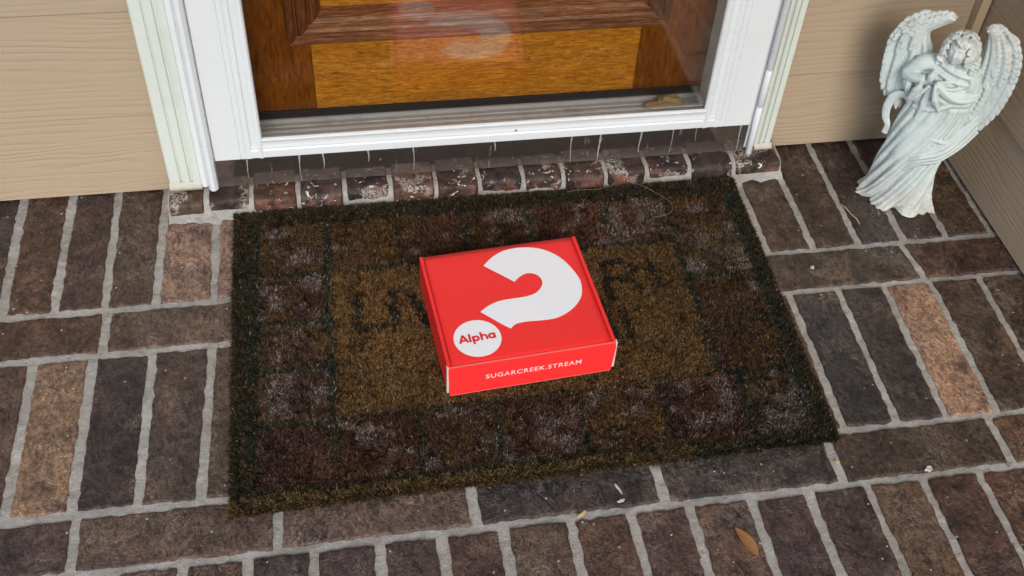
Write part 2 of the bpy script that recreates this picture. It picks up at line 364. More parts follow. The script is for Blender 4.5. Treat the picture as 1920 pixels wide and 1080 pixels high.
def floor():
    Vs, Qs, Cs, Es, Bs, Ms = [], [], [], [], [], []; base = 0
    for bi, (a, b, c, d, y0, y1) in enumerate(brick_rows()):
        xm, ym = (a+b+c+d)/4, (y0+y1)/2
        if xm > 1.1 and ym > -.4: continue
        vis = -.75 < xm < .95 and -.3 < ym < .62
        step = .0045 if vis else .03
        m = .0056 if xm > .4 else .0062; m += RNG.uniform(-.0007, .0007)
        if y1 > .59: y1 = y1+.01
        nx = max(3, int((b-a)/step)); ny = max(3, int((y1-y0)/step))
        u = np.linspace(0, 1, nx+1); v = np.linspace(0, 1, ny+1)
        # extra rings near the edge make the rounded arris
        ex, ey = .0025/(b-a), .0025/(y1-y0)
        u = np.r_[0, ex*.4, ex, u[1:-1], 1-ex, 1-ex*.4, 1]; v = np.r_[0, ey*.4, ey, v[1:-1], 1-ey, 1-ey*.4, 1]
        U, W = np.meshgrid(u, v); k1, k2 = a+m+RNG.uniform(-.001, .001), b-m
        k3, k4 = c+m+RNG.uniform(-.001, .001), d-m
        X = (k1*(1-U)+k2*U)*(1-W)+(k3*(1-U)+k4*U)*W
        Y = (y0+m)*(1-W)+(y1-m)*W
        # wavy, slightly chipped outline
        e = np.minimum(np.minimum(U, 1-U)*(b-a), np.minimum(W, 1-W)*(y1-y0))
        amp = .0026*np.exp(-e/.007)
        X2 = X+(fbm(X*90+bi*3, Y*90, 3)-.5)*2*amp*1.3; Y2 = Y+(fbm(X*90, Y*90+bi*7, 9)-.5)*2*amp*1.3
        rr = np.clip(e/.0026, 0, 1); Z = -.0035*(1-np.sqrt(1-(1-rr)**2))
        Z = Z+(fbm(X*26+bi*9, Y*26, 21)-.5)*.0022+(fbm(X*90+bi*5, Y*90, 5, 3)-.5)*.0009+RNG.uniform(-.0008, .0008)
        Z = np.where(e < 1e-9, -.009, Z)
        n0, n1 = X.shape
        idx = base+np.arange(n0*n1).reshape(n0, n1)
        q = np.stack([idx[:-1, :-1], idx[:-1, 1:], idx[1:, 1:], idx[1:, :-1]], -1).reshape(-1, 4)
        col = np.array(DARK[RNG.integers(len(DARK))])*RNG.uniform(.8, 1.25)*(np.array([1.15, 1., .8]) if xm > .45 else 1)
        for sx, sy, cc in SPECIAL:
            if min(a, c) < sx < max(b, d) and y0 < sy < y1: col = np.array(cc)*(.72 if cc[0] > .2 else .5)*np.array([.95, 1, 1.05])
        Vs.append(np.stack([X2, Y2, Z], -1).reshape(-1, 3)); Qs.append(q); nV = n0*n1
        Cs.append(np.tile(col, (nV, 1))); Es.append(np.exp(-e.ravel()/.004)); Bs.append(np.tile(RNG.uniform(0, 9, 3), (nV, 1)))
        Ms.append(np.zeros(len(q))); base += nV
    # mortar bed, uneven and slightly smeared
    for (x0, x1, ya, yb, st) in ((-.76, .93, -.33, .61, .0036), (-2.3, -.76, -1.6, .61, .05), (-.76, 2.4, -1.6, -.33, .05)):
        x = np.linspace(x0, x1, int((x1-x0)/st)); y = np.linspace(ya, yb, int((yb-ya)/st)); X, Y = np.meshgrid(x, y)
        Z = -.0042+(fbm(X*45, Y*45, 31)-.5)*.004+(fbm(X*170, Y*170, 33, 2)-.5)*.0022+(.0022*np.clip((-X-.2)*3, 0, 1))
        if st > .01: Z = X*0-.004
        n0, n1 = X.shape; idx = base+np.arange(n0*n1).reshape(n0, n1)
        q = np.stack([idx[:-1, :-1], idx[:-1, 1:], idx[1:, 1:], idx[1:, :-1]], -1).reshape(-1, 4)
        Vs.append(np.stack([X, Y, Z], -1).reshape(-1, 3)); Qs.append(q)
        nV = n0*n1; Cs.append(np.full((nV, 3), .3)); Es.append(np.zeros(nV)); Bs.append(np.zeros((nV, 3))); Ms.append(np.ones(len(q))); base += nV
    me = np_mesh('porch_floor', np.concatenate(Vs), np.concatenate(Qs), None, np.concatenate(Cs), {'edge': np.concatenate(Es), 'bid': np.concatenate(Bs)}, np.concatenate(Ms))
    o = link('porch_floor', me, [M_BRICK, M_MORTAR], smooth=True); o['kind'] = 'structure'
    bm = bmesh.new(); box(bm, -2.3, 2.4, -1.6, .6, -.16, -.012)
    s = link('porch_slab', bm_mesh('porch_slab', bm), mat_plain('concrete', (.3, .29, .27), .9)); s['kind'] = 'structure'
floor()

# ------------------------------------------------------------------ walls
def siding(name, label, axis, rng, face, cuts=None):
    r = thing(name, (0, 0, 0), label, 'wall')
    mt = mat_siding('siding_paint', axis)
    z = .003; k = 0
    while z < 2.7:
        z1 = .152 if k == 0 else z+.178
        # each lap board leans out at its lower edge
        prof = [(z, 0), (z+.0015, -.0012), (z1-.001, .0062), (z1+.02, .0072), (z1+.02, .014), (z, .010)]
        if axis == 'x': path = [((rng[0], face, 0), (0, 0, 1), (0, 1, 0)), ((rng[1], face, 0), (0, 0, 1), (0, 1, 0))]
        else: path = [((face, rng[0], 0), (0, 0, 1), (1, 0, 0)), ((face, rng[1], 0), (0, 0, 1), (1, 0, 0))]
        sweep('lap_board', prof, path, mt, r); z = z1; k += 1
    if axis == 'x': boxobj('sheathing', (rng[0], rng[1], face+.015, face+.1, 0, 2.9), mt, r, 0)
    else: boxobj('sheathing', (face+.015, face+.1, rng[0], rng[1]-.02, -.1, 2.9), mt, r, 0)
    return r
wl = siding('siding_wall', 'beige wood grain lap siding wall on the hinge-free side, above the dark bricks', 'x', (-2.3, -.3915), .5915)
wl['label'] = 'greyish beige lap siding wall left of the white door frame'
wr = siding('siding_wall', 'beige lap siding wall behind the angel statue, right of the door frame', 'x', (.5875, .888), .5915)
ws = siding('siding_wall', 'tan lap siding side wall meeting the corner beside the angel statue', 'y', (-.30, .592), .9055)
cm = mat_paint('tan_trim', (.45, .335, .225), .5)
bm = bmesh.new(); box(bm, .889, .9045, .578, .6, .003, 2.85, .001)
link('corner_trim', bm_mesh('corner_trim', bm), cm, wr)

# ------------------------------------------------------------------ brick sill under the door
def brick_sill():
    r = thing('brick_sill', (0, 0, 0), 'raised rowlock course of dark bricks with orange chipped fronts under the white door', 'doorstep')
    js = [-.395, -.3375, -.2695, -.197, -.1245, -.052, .0202, .0908, .1625, .2290, .2995, .369, .4425, .5178, .6005]
    ms = mat_sillbrick(); pal = [(.13, .085, .06), (.075, .05, .045), (.17, .085, .06), (.10, .07, .06), (.062, .048, .045), (.15, .085, .062), (.1, .062, .05), (.065, .05, .045), (.08, .055, .048), (.12, .075, .06), (.075, .05, .045), (.07, .048, .043), (.06, .045, .042), (.085, .055, .045)]
    for i in range(14):
        x0, x1 = js[i]+.0036, js[i+1]-.0036
        if i in (0, 13): x0, x1 = js[i]+(.001 if i == 0 else .005), js[i+1]-(.005 if i == 0 else .002)
        fr = .5245+.0035*math.sin(i*1.9); top = .0265+.0012*math.sin(i*2.7)
        # profile along y/z: front face, rounded nose, top
        prof = [(fr, -.003), (fr-.0005, .006), (fr, .0165), (fr+.0012, .0215), (fr+.0045, .0250), (fr+.010, top)]+[(y, top+.0001*k) for k, y in enumerate(np.linspace(fr+.022, .60, 9))]
        prof = np.array(prof); nx = 16; U = np.linspace(x0, x1, nx)
        e1 = .0018/(x1-x0); U = np.r_[x0, x0+.0012, x0+.003, U[1:-1], x1-.003, x1-.0012, x1]
        X = np.tile(U, (len(prof), 1)); Y = np.tile(prof[:, :1], (1, len(U))); Z = np.tile(prof[:, 1:], (1, len(U)))
        e = np.minimum(X-x0, x1-X); rr = np.clip(e/.003, 0, 1); drop = .003*(1-np.sqrt(1-(1-rr)**2))
        Z = Z-drop*.8+(fbm(X*70, Y*70+i, 4)-.5)*.0022; Y = Y+drop*.8+(fbm(X*60, Z*60+i, 8)-.5)*.0035
        X = X+(fbm(Y*90, Z*90+i*3, 12)-.5)*.0028*np.exp(-e/.004)
        n0, n1 = X.shape; idx = np.arange(n0*n1).reshape(n0, n1)
        q = np.stack([idx[:-1, :-1], idx[:-1, 1:], idx[1:, 1:], idx[1:, :-1]], -1).reshape(-1, 4)
        V = np.stack([X, Y, Z], -1).reshape(-1, 3)
        # side walls down into the joint
        L = len(V); sideL = V[idx[:, 0]].copy(); sideL[:, 2] = -.01; sideR = V[idx[:, -1]].copy(); sideR[:, 2] = -.01
        V = np.r_[V, sideL, sideR]
        qs = [(idx[k, 0], idx[k+1, 0], L+k+1, L+k) for k in range(n0-1)]+[(idx[k+1, -1], idx[k, -1], L+n0+k, L+n0+k+1) for k in range(n0-1)]
        q = np.r_[q, np.array(qs)]
        edge = np.exp(-np.clip(Y-fr, 0, 1)/.008); edge = np.maximum(edge, np.exp(-e/.004)*.9).ravel(); edge = np.r_[edge, np.zeros(2*n0)]
        me = np_mesh('brick', V, q, None, np.tile(np.array(pal[i])*.5, (len(V), 1)), {'edge': edge})
        link('brick', me, ms, r, True)
    # mortar between and the smeared fillet in front
    nx = 420; xs = np.linspace(-.397, .602, nx)
    prof = [(.505, -.006), (.511, -.001), (.517, .0035), (.5275, .0075), (.530, .012), (.534, .019), (.541, .0222), (.56, .0228), (.6, .0228)]
    V = []
    for x in xs:
        near = min(abs(x-j) for j in js[1:-1]); bulge = .0024 if near < .006 else 0
        wfil = 1.0 if (x < -.255 or x > .515) else .1
        for k, (y, z) in enumerate(prof):
            n = float(fbm(np.array(x*80), np.array(k*1.7), 40))-.5
            if k < 4: V.append((x, .5275-(.5275-y)*wfil*(1+n*.9)-.001, z*(.9+n*.5)))
            else: V.append((x, y-bulge+n*.002, z+bulge*.35+n*.0022))
    V = np.array(V); m = len(prof); idx = np.arange(len(V)).reshape(nx, m)
    q = np.stack([idx[:-1, :-1], idx[1:, :-1], idx[1:, 1:], idx[:-1, 1:]], -1).reshape(-1, 4)
    link('mortar', np_mesh('mortar', V, q), M_MORTAR, r, True)
    return r
brick_sill()

# ------------------------------------------------------------------ door casing (brickmould)
M_CASE = mat_paint('cream_green_paint', (.60, .635, .575), .45, .22)
M_WHITE = mat_paint('white_enamel', (.67, .69, .70), .25, .1)
def casing():
    r = thing('door_casing', (0, 0, 0), 'pale cream-green painted moulding around the outside of the white storm door', 'door trim')
    prof = [(0, .03), (0, -.004), (.002, -.006), (.0165, -.006), (.0175, -.003), (.019, -.0028), (.0205, -.0055), (.031, -.007), (.033, -.0035), (.035, -.0035), (.0365, -.008), (.042, -.010), (.0475, -.0095), (.0495, -.006), (.0495, .03)]
    Y = .565
    h = 2.15
    sweep('casing_board', prof, [((-.3915, Y, .041), (1, 0, 0), (0, 1, 0)), ((-.3915, Y, h+.05), (1, 0, -1), (0, 1, 0))], M_CASE, r)
    p2 = [(-u*.62, d) for u, d in prof]
    sweep('casing_board', p2, [((.5872, Y, .037), (1, 0, 0), (0, 1, 0)), ((.5872, Y, h+.05), (1, 0, 1), (0, 1, 0))], M_CASE, r)
    p3 = [(-u, d) for u, d in prof]
    sweep('casing_board', p3, [((-.3915, Y, h+.05), (-1, 0, 1), (0, 1, 0)), ((.5872, Y, h+.05), (.62, 0, 1), (0, 1, 0))], M_CASE, r)
    # cracked caulk and paint at the feet
    for (x0, x1, z, zz) in ((-.392, -.343, .0415, .030), (.558, .589, .038, .029)):
        n = 40; xs = np.linspace(x0, x1, n); V = []
        for x in xs:
            a = (float(fbm(np.array(x*260), np.array(.3), 50))-.4)*.010
            V += [(x, .5585, z+.002), (x, .553-a*.3, z-.004+a*.3), (x, .556, zz-.002+a*.2), (x, .569, zz-.004)]
        idx = np.arange(4*n).reshape(n, 4); q = np.stack([idx[:-1, :-1], idx[1:, :-1], idx[1:, 1:], idx[:-1, 1:]], -1).reshape(-1, 4)
        link('caulk', np_mesh('caulk', V, q), mat_plain('caulk', (.55, .53, .44), .7, 120), r, True)
    # jamb behind
    for x0, x1 in ((-.343, -.262), (.478, .556)):
        boxobj('jamb', (x0, x1, .572, .70, .03, h), M_CASE, r)
    boxobj('jamb', (-.343, .556, .572, .70, h, h+.05), M_CASE, r)
    return r
casing()

# ------------------------------------------------------------------ storm door
def storm_door():
    r = thing('storm_door', (0, 0, 0), 'white full-view storm door with glass over the brown wooden door', 'storm door')
    Y = .556; H = 2.12; x0, x1 = -.3165, .5405
    # side profile, u measured from the outer edge inwards
    prof = [(0, .001), (.0015, 0), (.0385, 0), (.0395, .0012), (.0405, 0), (.0465, 0), (.0475, .0014), (.0495, -.0004), (.0555, -.0006), (.0575, .0012), (.0640, .0022), (.0665, .0000), (.0722, -.0016), (.0742, .0004), (.0750, .0045), (.0700, .0047), (.0700, .016), (0.0, .0161)]
    profr = [(u*1.102, d) for u, d in prof]
    frame = r
    # bottom rail profile: u from lower edge up
    pb = [(0, .001), (.0012, 0), (.0135, 0), (.0165, .0016), (.0190, -.0002), (.0245, .001), (.0290, .0006), (.0345, -.0016), (.0358, .0004), (.0362, .0045), (.0290, .0047), (.0290, .016), (0, .0161)]
    zb = .0835
    def stile(px, pr, s):
        ins = .0362
        # mitred foot: the profile climbs with u
        bmv = []
        path = [((px, Y, zb), (s, 0, 0), (0, 1, 0)), ((px, Y, H), (s, 0, -.5), (0, 1, 0))]
        sweep('stile', pr, path, M_WHITE, r)
    stile(x0, prof, 1); stile(x1, profr, -1)
    # inner bead returns mitred onto the bottom rail
    xl, xr = x0+.0750, x1-.0826
    sweep('bottom_rail', pb, [((x0+.0395, Y-.0006, zb), (.98, 0, 1), (0, 1, 0)), ((x1-.0395, Y-.0006, zb), (-1.19, 0, 1), (0, 1, 0))], M_WHITE, r)
    sweep('top_rail', [(-u, d) for u, d in pb], [((x0+.03, Y-.0006, H), (-1, 0, 1), (0, 1, 0)), ((x1-.03, Y-.0006, H), (1, 0, 1), (0, 1, 0))], M_WHITE, r)
    boxobj('glass_pane', (xl-.004, xr+.004, Y+.0048, Y+.0078, zb+.030, H-.03), mat_glass(), r, 0)
    # frame channel (latch side) with rounded foot, hinge barrel on the other side
    zc = [(0, .03), (0, .001), (.0015, -.0008), (.008, -.0008), (.0095, .0008), (.0115, -.0075), (.0155, -.0125), (.021, -.0125), (.0255, -.008), (.0265, .003), (.0265, .03)]
    zc2 = zc[:5]+[(.0115, .0095), (.0265, .0095), (.0265, .03)]
    sweep('frame_channel', zc, [((-.3435, Y, .0335), (1, 0, 0), (0, 1, 0)), ((-.3435, Y, H+.02), (1, 0, 0), (0, 1, 0))], M_WHITE, r)
    segs = [(.026, .1222), (.1236, .1945), (.1959, H)]
    for a, b in segs:
        pts = [(.5487, Y-.004, a), (.5487, Y-.004, a+.001), (.5487, Y-.004, b-.001), (.5487, Y-.004, b)]
        tube('hinge_barrel', pts, [.0046, .0057, .0057, .0046], M_WHITE, r, 16, 1.0, (0, 1, 0))
    boxobj('hinge_channel', (.5415, .5575, Y+.0035, Y+.03, .032, H+.02), M_WHITE, r)
    # tiny screw on the bottom rail
    bm = bmesh.new(); bmesh.ops.create_uvsphere(bm, u_segments=10, v_segments=6, radius=.0022, matrix=Matrix.Translation((.150, Y-.0005, .1045)) @ Matrix.Diagonal((1, .5, 1, 1)))
    link('screw', bm_mesh('screw', bm), mat_metal('dull_screw', (.42, .38, .32), .5), r, True)
    return r
storm_door()
def door_sill():
    r = thing('door_threshold', (0, 0, 0), 'dark bronze metal sill plate and ribbed grey aluminium threshold under the doors', 'threshold')
    k = mat_kick()
    bm = bmesh.new(); box(bm, -.3195, .5405, .5585, .566, .0278, .0850, .0006)
    plate = link('riser_plate', bm_mesh('riser_plate', bm), k, r)
    dm = mat_plain('old_white_paint', (.36, .345, .32), .6, 300, .6); rg = random.Random(11)
    for x, wd, z0, al_ in ((-.270, .0022, .044, 1), (-.190, .0026, .030, 1), (-.153, .0030, .052, 1), (-.083, .0032, .060, 1), (-.012, .0024, .036, 1), (.118, .0030, .064, 1), (.243, .0026, .030, 1), (.290, .0040, .030, 1), (.358, .0034, .040, 1), (.412, .0018, .034, 1), (.452, .0014, .056, 1), (.528, .0022, .029, 1)):
        bm = bmesh.new(); n = 14; L_, R_ = [], []
        for i in range(n+1):
            u = i/n; z = .0846+(z0-.0846)*u; hw = wd*(.62-.42*u)*rg.uniform(.6, 1.25)*.75; xx = x+.0007*math.sin(u*5+x*90)
            L_.append(bm.verts.new((xx-hw, .5583, z))); R_.append(bm.verts.new((xx+hw, .5583, z)))
        L2 = [bm.verts.new(v.co+Vector((0, -.0009, 0))) for v in L_]; R2 = [bm.verts.new(v.co+Vector((0, -.0009, 0))) for v in R_]
        for i in range(n):
            for q in ((L2[i], R2[i], R2[i+1], L2[i+1]), (L_[i], L2[i], L2[i+1], L_[i+1]), (R2[i], R_[i], R_[i+1], R2[i+1])): bm.faces.new(q)
        bm.faces.new((L2[n], R2[n], R_[n], L_[n]))
        link('paint_drip', bm_mesh('paint_drip', bm), dm, plate)
    al = mat_metal('aluminium', (.50, .50, .51), .5, (3, 200, 200), .15, .55)
    # ribbed tread
    pts = [(.573, .082)]; y = .576
    while y < .632:
        pts += [(y, .0838), (y+.0012, .0860), (y+.0068, .0860), (y+.0080, .0838)]; y += .0100
    pts += [(.6375, .0838), (.6385, .0895), (.66, .0898), (.76, .0898), (.76, .03), (.573, .03)]
    sweep('tread', pts, [((-.262, 0, 0), (0, 1, 0), (0, 0, 1)), ((.478, 0, 0), (0, 1, 0), (0, 0, 1))], al, r)
    return r
door_sill()

# ------------------------------------------------------------------ wooden door behind the glass
def wood_door():
    r = thing('wooden_door', (0, 0, 0), 'varnished brown panelled wooden door seen behind the storm glass', 'door')
    Y = .642; H = 2.13
    rail = mat_wood('rail_wood', (.14, .042, .004), (.40, .152, .012), (.64, .29, .034), None, (1, 1, 6), .25, 1.2)
    stile = mat_wood('stile_wood', (.07, .017, .002), (.16, .047, .004), (.23, .075, .008), None, (3, 3, .7), .25, .5)
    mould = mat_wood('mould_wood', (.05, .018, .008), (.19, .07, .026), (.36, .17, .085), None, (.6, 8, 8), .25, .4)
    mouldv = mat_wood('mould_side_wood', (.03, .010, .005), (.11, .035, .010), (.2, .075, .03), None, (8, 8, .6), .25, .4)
    boxobj('stile', (-.262, -.1565, Y, Y+.045, .1055, H), stile, r)
    boxobj('stile', (.360, .478, Y, Y+.045, .1055, H), stile, r)
    zr = [(.1055, .232), (.98, 1.16), (H-.12, H)]
    for a, b in zr: boxobj('rail', (-.1562, .3597, Y-.0001, Y+.044, a, b), rail, r)
    # bolection moulding frames around two panels
    prof = [(0, .02), (0, -.008), (.002, -.0115), (.007, -.0135), (.012, -.0128), (.0145, -.009), (.0165, -.0085), (.019, -.014), (.026, -.0170), (.031, -.0155), (.034, -.010), (.036, -.0095), (.039, -.0125), (.046, -.0105), (.052, -.002), (.054, .008), (.054, .02)]
    for (za, zb_) in ((.2315, .98), (1.16, H-.12)):
        xa, xb = -.1905, .4000
        def side(nm, a, b, ua, ub, m_):
            sweep(nm, prof, [(a, ua, (0, 1, 0)), (b, ub, (0, 1, 0))], m_, r)
        side('moulding', (xa, Y, za), (xb, Y, za), (1, 0, 1), (-1, 0, 1), mould)
        side('moulding', (xa, Y, zb_), (xb, Y, zb_), (1, 0, -1), (-1, 0, -1), mould)
        side('moulding', (xa, Y, za), (xa, Y, zb_), (1, 0, 1), (1, 0, -1), mouldv)
        side('moulding', (xb, Y, za), (xb, Y, zb_), (-1, 0, 1), (-1, 0, -1), mouldv)
        boxobj('panel', (xa+.05, xb-.05, Y+.008, Y+.03, za+.05, zb_-.05), rail, r, .004)
    boxobj('sweep', (-.262, .478, Y-.0015, Y+.05, .0905, .1050), mat_plain('dark_rubber', (.022, .018, .017), .45), r, .001)
    boxobj('sweep_fin', (-.262, .478, Y+.004, Y+.04, .0800, .0905), mat_plain('black_rubber', (.012, .011, .011), .6), r, .001)
    return r
wood_door()
def chip():
    r = thing('foam_scrap', (.409, .6105, .0862), 'crumpled beige scrap lying on the threshold behind the glass', 'debris')
    m = mat_plain('beige_foam', (.42, .30, .13), .8, 90, .5)
    bm = bmesh.new(); bmesh.ops.create_icosphere(bm, subdivisions=4, radius=1)
    for v in bm.verts:
        n = float(fbm(np.array(v.co.x*2.2+5), np.array(v.co.y*2.2+v.co.z), 3))
        v.co = Vector((v.co.x*.036, v.co.y*.011*(1+n*.6), (v.co.z+.9)*.0075*(.7+n)+(.004 if -.2 < v.co.x < .7 else 0)))
    link('scrap_base', bm_mesh('scrap_base', bm), m, r, True)
    bm = bmesh.new(); box(bm, -.012, .024, -.006, .008, .012, .0175, .002)
    link('scrap_lip', bm_mesh('scrap_lip', bm), m, r, True)
chip()

# ------------------------------------------------------------------ doormat
MX = np.array([[-.297, .5155], [.512, .5125], [.501, -.018], [-.2985, -.030]])   # corners: back-left, back-right, front-right, front-left
def mat_uv(u, v):  # u 0..1 left-right, v 0..1 front-back
    return (MX[3]*(1-u)[:, None]+MX[2]*u[:, None])*(1-v)[:, None]+(MX[0]*(1-u)[:, None]+MX[1]*u[:, None])*v[:, None]
VL = [([(-.1572, .465), (-.1625, .2322), (-.1675, .0262)], .0065), ([(-.262, .486), (-.2655, .27), (-.272, .03)], .006),
      ([(-.050, .385), (-.050, .478)], .005), ([(.056, .385), (.056, .478)], .005), ([(.158, .385), (.158, .478)], .005), ([(.280, .39), (.282, .478)], .005), ([(.380, .38), (.385, .478)], .005),
      ([(-.0528, .088), (-.0594, -.002)], .005), ([(.0528, .09), (.0444, .002)], .005), ([(.1668, .1), (.1612, .002)], .005), ([(.2824, .105), (.2739, .008)], .005), ([(.3953, .11), (.3902, .0)], .005),
      ([(.378, .39), (.370, .11)], .006), ([(.492, .48), (.478, .0)], .007),
      ([(-.272, .372), (-.16, .372)], .005), ([(-.272, .279), (-.163, .277)], .005), ([(-.275, .192), (-.166, .190)], .005), ([(-.28, .099), (-.1635, .0965)], .006),
      ([(-.157, .372), (.378, .380)], .005), ([(.365, .297), (.48, .300)], .005), ([(.365, .205), (.475, .205)], .005), ([(.35, .112), (.475, .112)], .005),
      ([(-.165, .100), (.36, .112)], .003)]
LET = [([(-.121, .3195), (-.1238, .2554)], .0055), ([(-.1238, .2554), (-.0858, .2579)], .005), ([(-.0675, .3185), (-.0699, .2488)], .0055), ([(-.046, .318), (-.025, .256)], .0055), ([(-.025, .256), (-.004, .318)], .0055),
       ([(.253, .342), (.252, .27)], .0055), ([(.253, .342), (.285, .345)], .005), ([(.285, .345), (.3, .328)], .005), ([(.3, .328), (.287, .31)], .005), ([(.287, .31), (.255, .308)], .004), ([(.28, .307), (.302, .282)], .005), ([(.325, .345), (.328, .285)], .004),
       ([(.235, .26), (.237, .20)], .006), ([(.262, .245), (.264, .185)], .004)]
def seg_d(P, a, b):
    a = np.array(a); b = np.array(b); t = np.clip(((P-a)@(b-a))/((b-a)@(b-a)), 0, 1); return np.linalg.norm(P-(a+t[:, None]*(b-a)), axis=1)
STONES = [  # x, y, tint, pale amount
 (-.21, .43, (.075, .05, .025), .55), (-.21, .325, (.07, .04, .03), .75), (-.21, .235, (.075, .05, .03), .35), (-.21, .145, (.07, .045, .035), .85), (-.21, .05, (.065, .035, .03), .2),
 (-.10, .42, (.085, .05, .02), .15), (.0, .42, (.075, .038, .02), .15), (.107, .42, (.07, .04, .022), .5), (.22, .42, (.08, .038, .028), .35), (.33, .42, (.075, .045, .03), .85), (.43, .42, (.065, .04, .02), .15),
 (-.11, .045, (.065, .035, .022), .15), (0, .045, (.07, .045, .028), .3), (.105, .045, (.07, .04, .028), .45), (.22, .05, (.075, .045, .02), .15), (.335, .055, (.065, .035, .03), .8), (.44, .055, (.06, .045, .03), .9),
 (.42, .34, (.075, .055, .03), .7), (.42, .25, (.062, .038, .02), .15), (.42, .16, (.06, .036, .02), .1)]
def doormat():
    r = thing('doormat', (0, 0, 0), 'dark brown coir doormat with a stone-block border lying before the white door', 'doormat')
    # backing
    bm = bmesh.new(); vs = []
    n = 40; ring = []
    for k in range(4):
        a, b = MX[k], MX[(k+1) % 4]
        for t in np.linspace(0, 1, n, endpoint=False):
            p = a+(b-a)*t; c = MX.mean(0); w_ = (float(fbm(np.array(p[0]*25), np.array(p[1]*25), 60))-.5)*.003; p = p+(c-p)/np.linalg.norm(c-p)*(.004+w_); ring.append(p)
    lo = [bm.verts.new((p[0], p[1], .0004)) for p in ring]; hi = [bm.verts.new((p[0], p[1], .0045)) for p in ring]
    bm.faces.new(hi); bm.faces.new(lo[::-1])
    for i in range(len(ring)): j = (i+1) % len(ring); bm.faces.new((lo[i], lo[j], hi[j], hi[i]))
    link('backing', bm_mesh('backing', bm), mat_plain('black_rubber_mat', (.02, .018, .014), .9), r)
    NB = 400000
    u = RNG.random(NB); v = RNG.random(NB); P = mat_uv(u, v)
    # softly uneven border
    P = P+np.stack([(fbm(P[:, 1]*14, P[:, 0]*3, 70)-.5)*.004, (fbm(P[:, 0]*14, P[:, 1]*3, 71)-.5)*.004], 1)
    # colours by where the fibre is rooted
    g = vnoise(P[:, 0]*55, P[:, 1]*55, 80); jit = P+np.stack([vnoise(P[:, 0]*160, P[:, 1]*160, 81)-.5, vnoise(P[:, 0]*160, P[:, 1]*160, 82)-.5], 1)*.008
    col = np.tile(np.array([.021, .020, .012]), (NB, 1))   # dark green-black grout / outer border
    inside = (jit[:, 0] > -.262) & (jit[:, 0] < .483) & (jit[:, 1] > .004) & (jit[:, 1] < .478)
    cen = (jit[:, 0] > -.160) & (jit[:, 0] < .372) & (jit[:, 1] > .104) & (jit[:, 1] < .376)
    ST = np.array([[s[0], s[1]] for s in STONES]); d = np.abs(jit[:, None, :]-ST[None])*np.array([1, 1.15]); k = d.max(2).argmin(1)
    tint = np.array([s[2] for s in STONES])[k]; pale = np.array([s[3] for s in STONES])[k]
    pn = fbm(P[:, 0]*38, P[:, 1]*52, 90, 4); fine = RNG.random(NB)
    stc = tint*.8*np.array([1.05, .92, .9])*(.55+1.2*fbm(P[:, 0]*45, P[:, 1]*45, 95))[:, None]
    ol = fbm(P[:, 0]*30, P[:, 1]*30, 99); stc = np.where((ol > .56)[:, None], stc*np.array([1.15, 1.15, .8]), stc)
    pm = np.clip((pn-(.66-.24*pale))*9, 0, 1)*(fine < .62)
    stc = stc*(1-pm[:, None])+np.array([.175, .135, .12])*pm[:, None]
    col = np.where(inside[:, None], stc, col)
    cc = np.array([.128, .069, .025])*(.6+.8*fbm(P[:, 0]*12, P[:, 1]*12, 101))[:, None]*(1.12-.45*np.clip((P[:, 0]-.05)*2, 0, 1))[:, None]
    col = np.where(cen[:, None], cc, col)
    gd = np.full(NB, 9.)
    for pl, wd in VL:
        for a, b in zip(pl, pl[1:]): gd = np.minimum(gd, seg_d(jit, a, b)/wd)
    brw = np.array([.05, .032, .014]); col = np.where(((~inside) & (RNG.random(NB) < .45))[:, None], brw, col)
    grout = (gd < 1) & (RNG.random(NB) < .78)
    col = np.where(grout[:, None], np.array([.022, .027, .018])*(.7+.8*fine[:, None]), col)
    ld = np.full(NB, 9.)
    for pl, wd in LET: ld = np.minimum(ld, seg_d(jit, pl[0], pl[1])/wd)
    col = np.where(((ld < 1.15) & (fine < .85))[:, None], np.array([.022, .018, .012]), col)
    # bare coir shows along the front edge
    fe = (P[:, 1] < -.012+.02*(P[:, 0]+.3)*.6+.006*fine); col = np.where((fe & (P[:, 0] < .3))[:, None], np.array([.095, .06, .022])*(.5+fine[:, None]), col)
    col = col*(.30+1.6*RNG.random(NB)**2)[:, None]
    sp = RNG.random(NB) < .012; col[sp] = np.array([.22, .17, .12])
    # tufts lean together in small clumps
    ang = vnoise(P[:, 0]*120, P[:, 1]*120, 110)*12+RNG.normal(0, .7, NB); lean = np.clip(.3+.5*vnoise(P[:, 0]*130, P[:, 1]*130, 111)+RNG.normal(0, .25, NB), .05, 1.4)
    edge = np.minimum(np.minimum(u*.8, (1-u)*.8), np.minimum(v*.53, (1-v)*.53))
    ln = (.0060+.0030*RNG.random(NB))*(1-.12*grout)*np.where(edge < .004, .85, 1)
    dirx, diry = np.cos(ang), np.sin(ang)
    out = P-MX.mean(0); ox = np.sign(out[:, 0])*(np.minimum(u, 1-u)*.8 < .008)*.6; oy = np.sign(out[:, 1])*(np.minimum(v, 1-v)*.53 < .008)*.6
    dx = dirx*lean+ox; dy = diry*lean+oy; dz = np.sqrt(np.clip(1-(dx*dx+dy*dy)*.6, .15, 1))
    D = np.stack([dx, dy, dz], 1); D /= np.linalg.norm(D, axis=1)[:, None]
    sa = RNG.random(NB)*math.pi; S = np.stack([np.cos(sa), np.sin(sa), 0*sa], 1)*(.00048+.00024*RNG.random(NB))[:, None]
    R0 = np.c_[P, np.full(NB, .0045)]
    mid = R0+D*(ln*.55)[:, None]; bend = np.stack([dx, dy, -.3+0*dx], 1)*(ln*.22)[:, None]; tip = R0+D*ln[:, None]+bend
    V = np.stack([R0-S, R0+S, mid+S, mid-S, tip], 1).reshape(-1, 3); i = np.arange(NB)*5
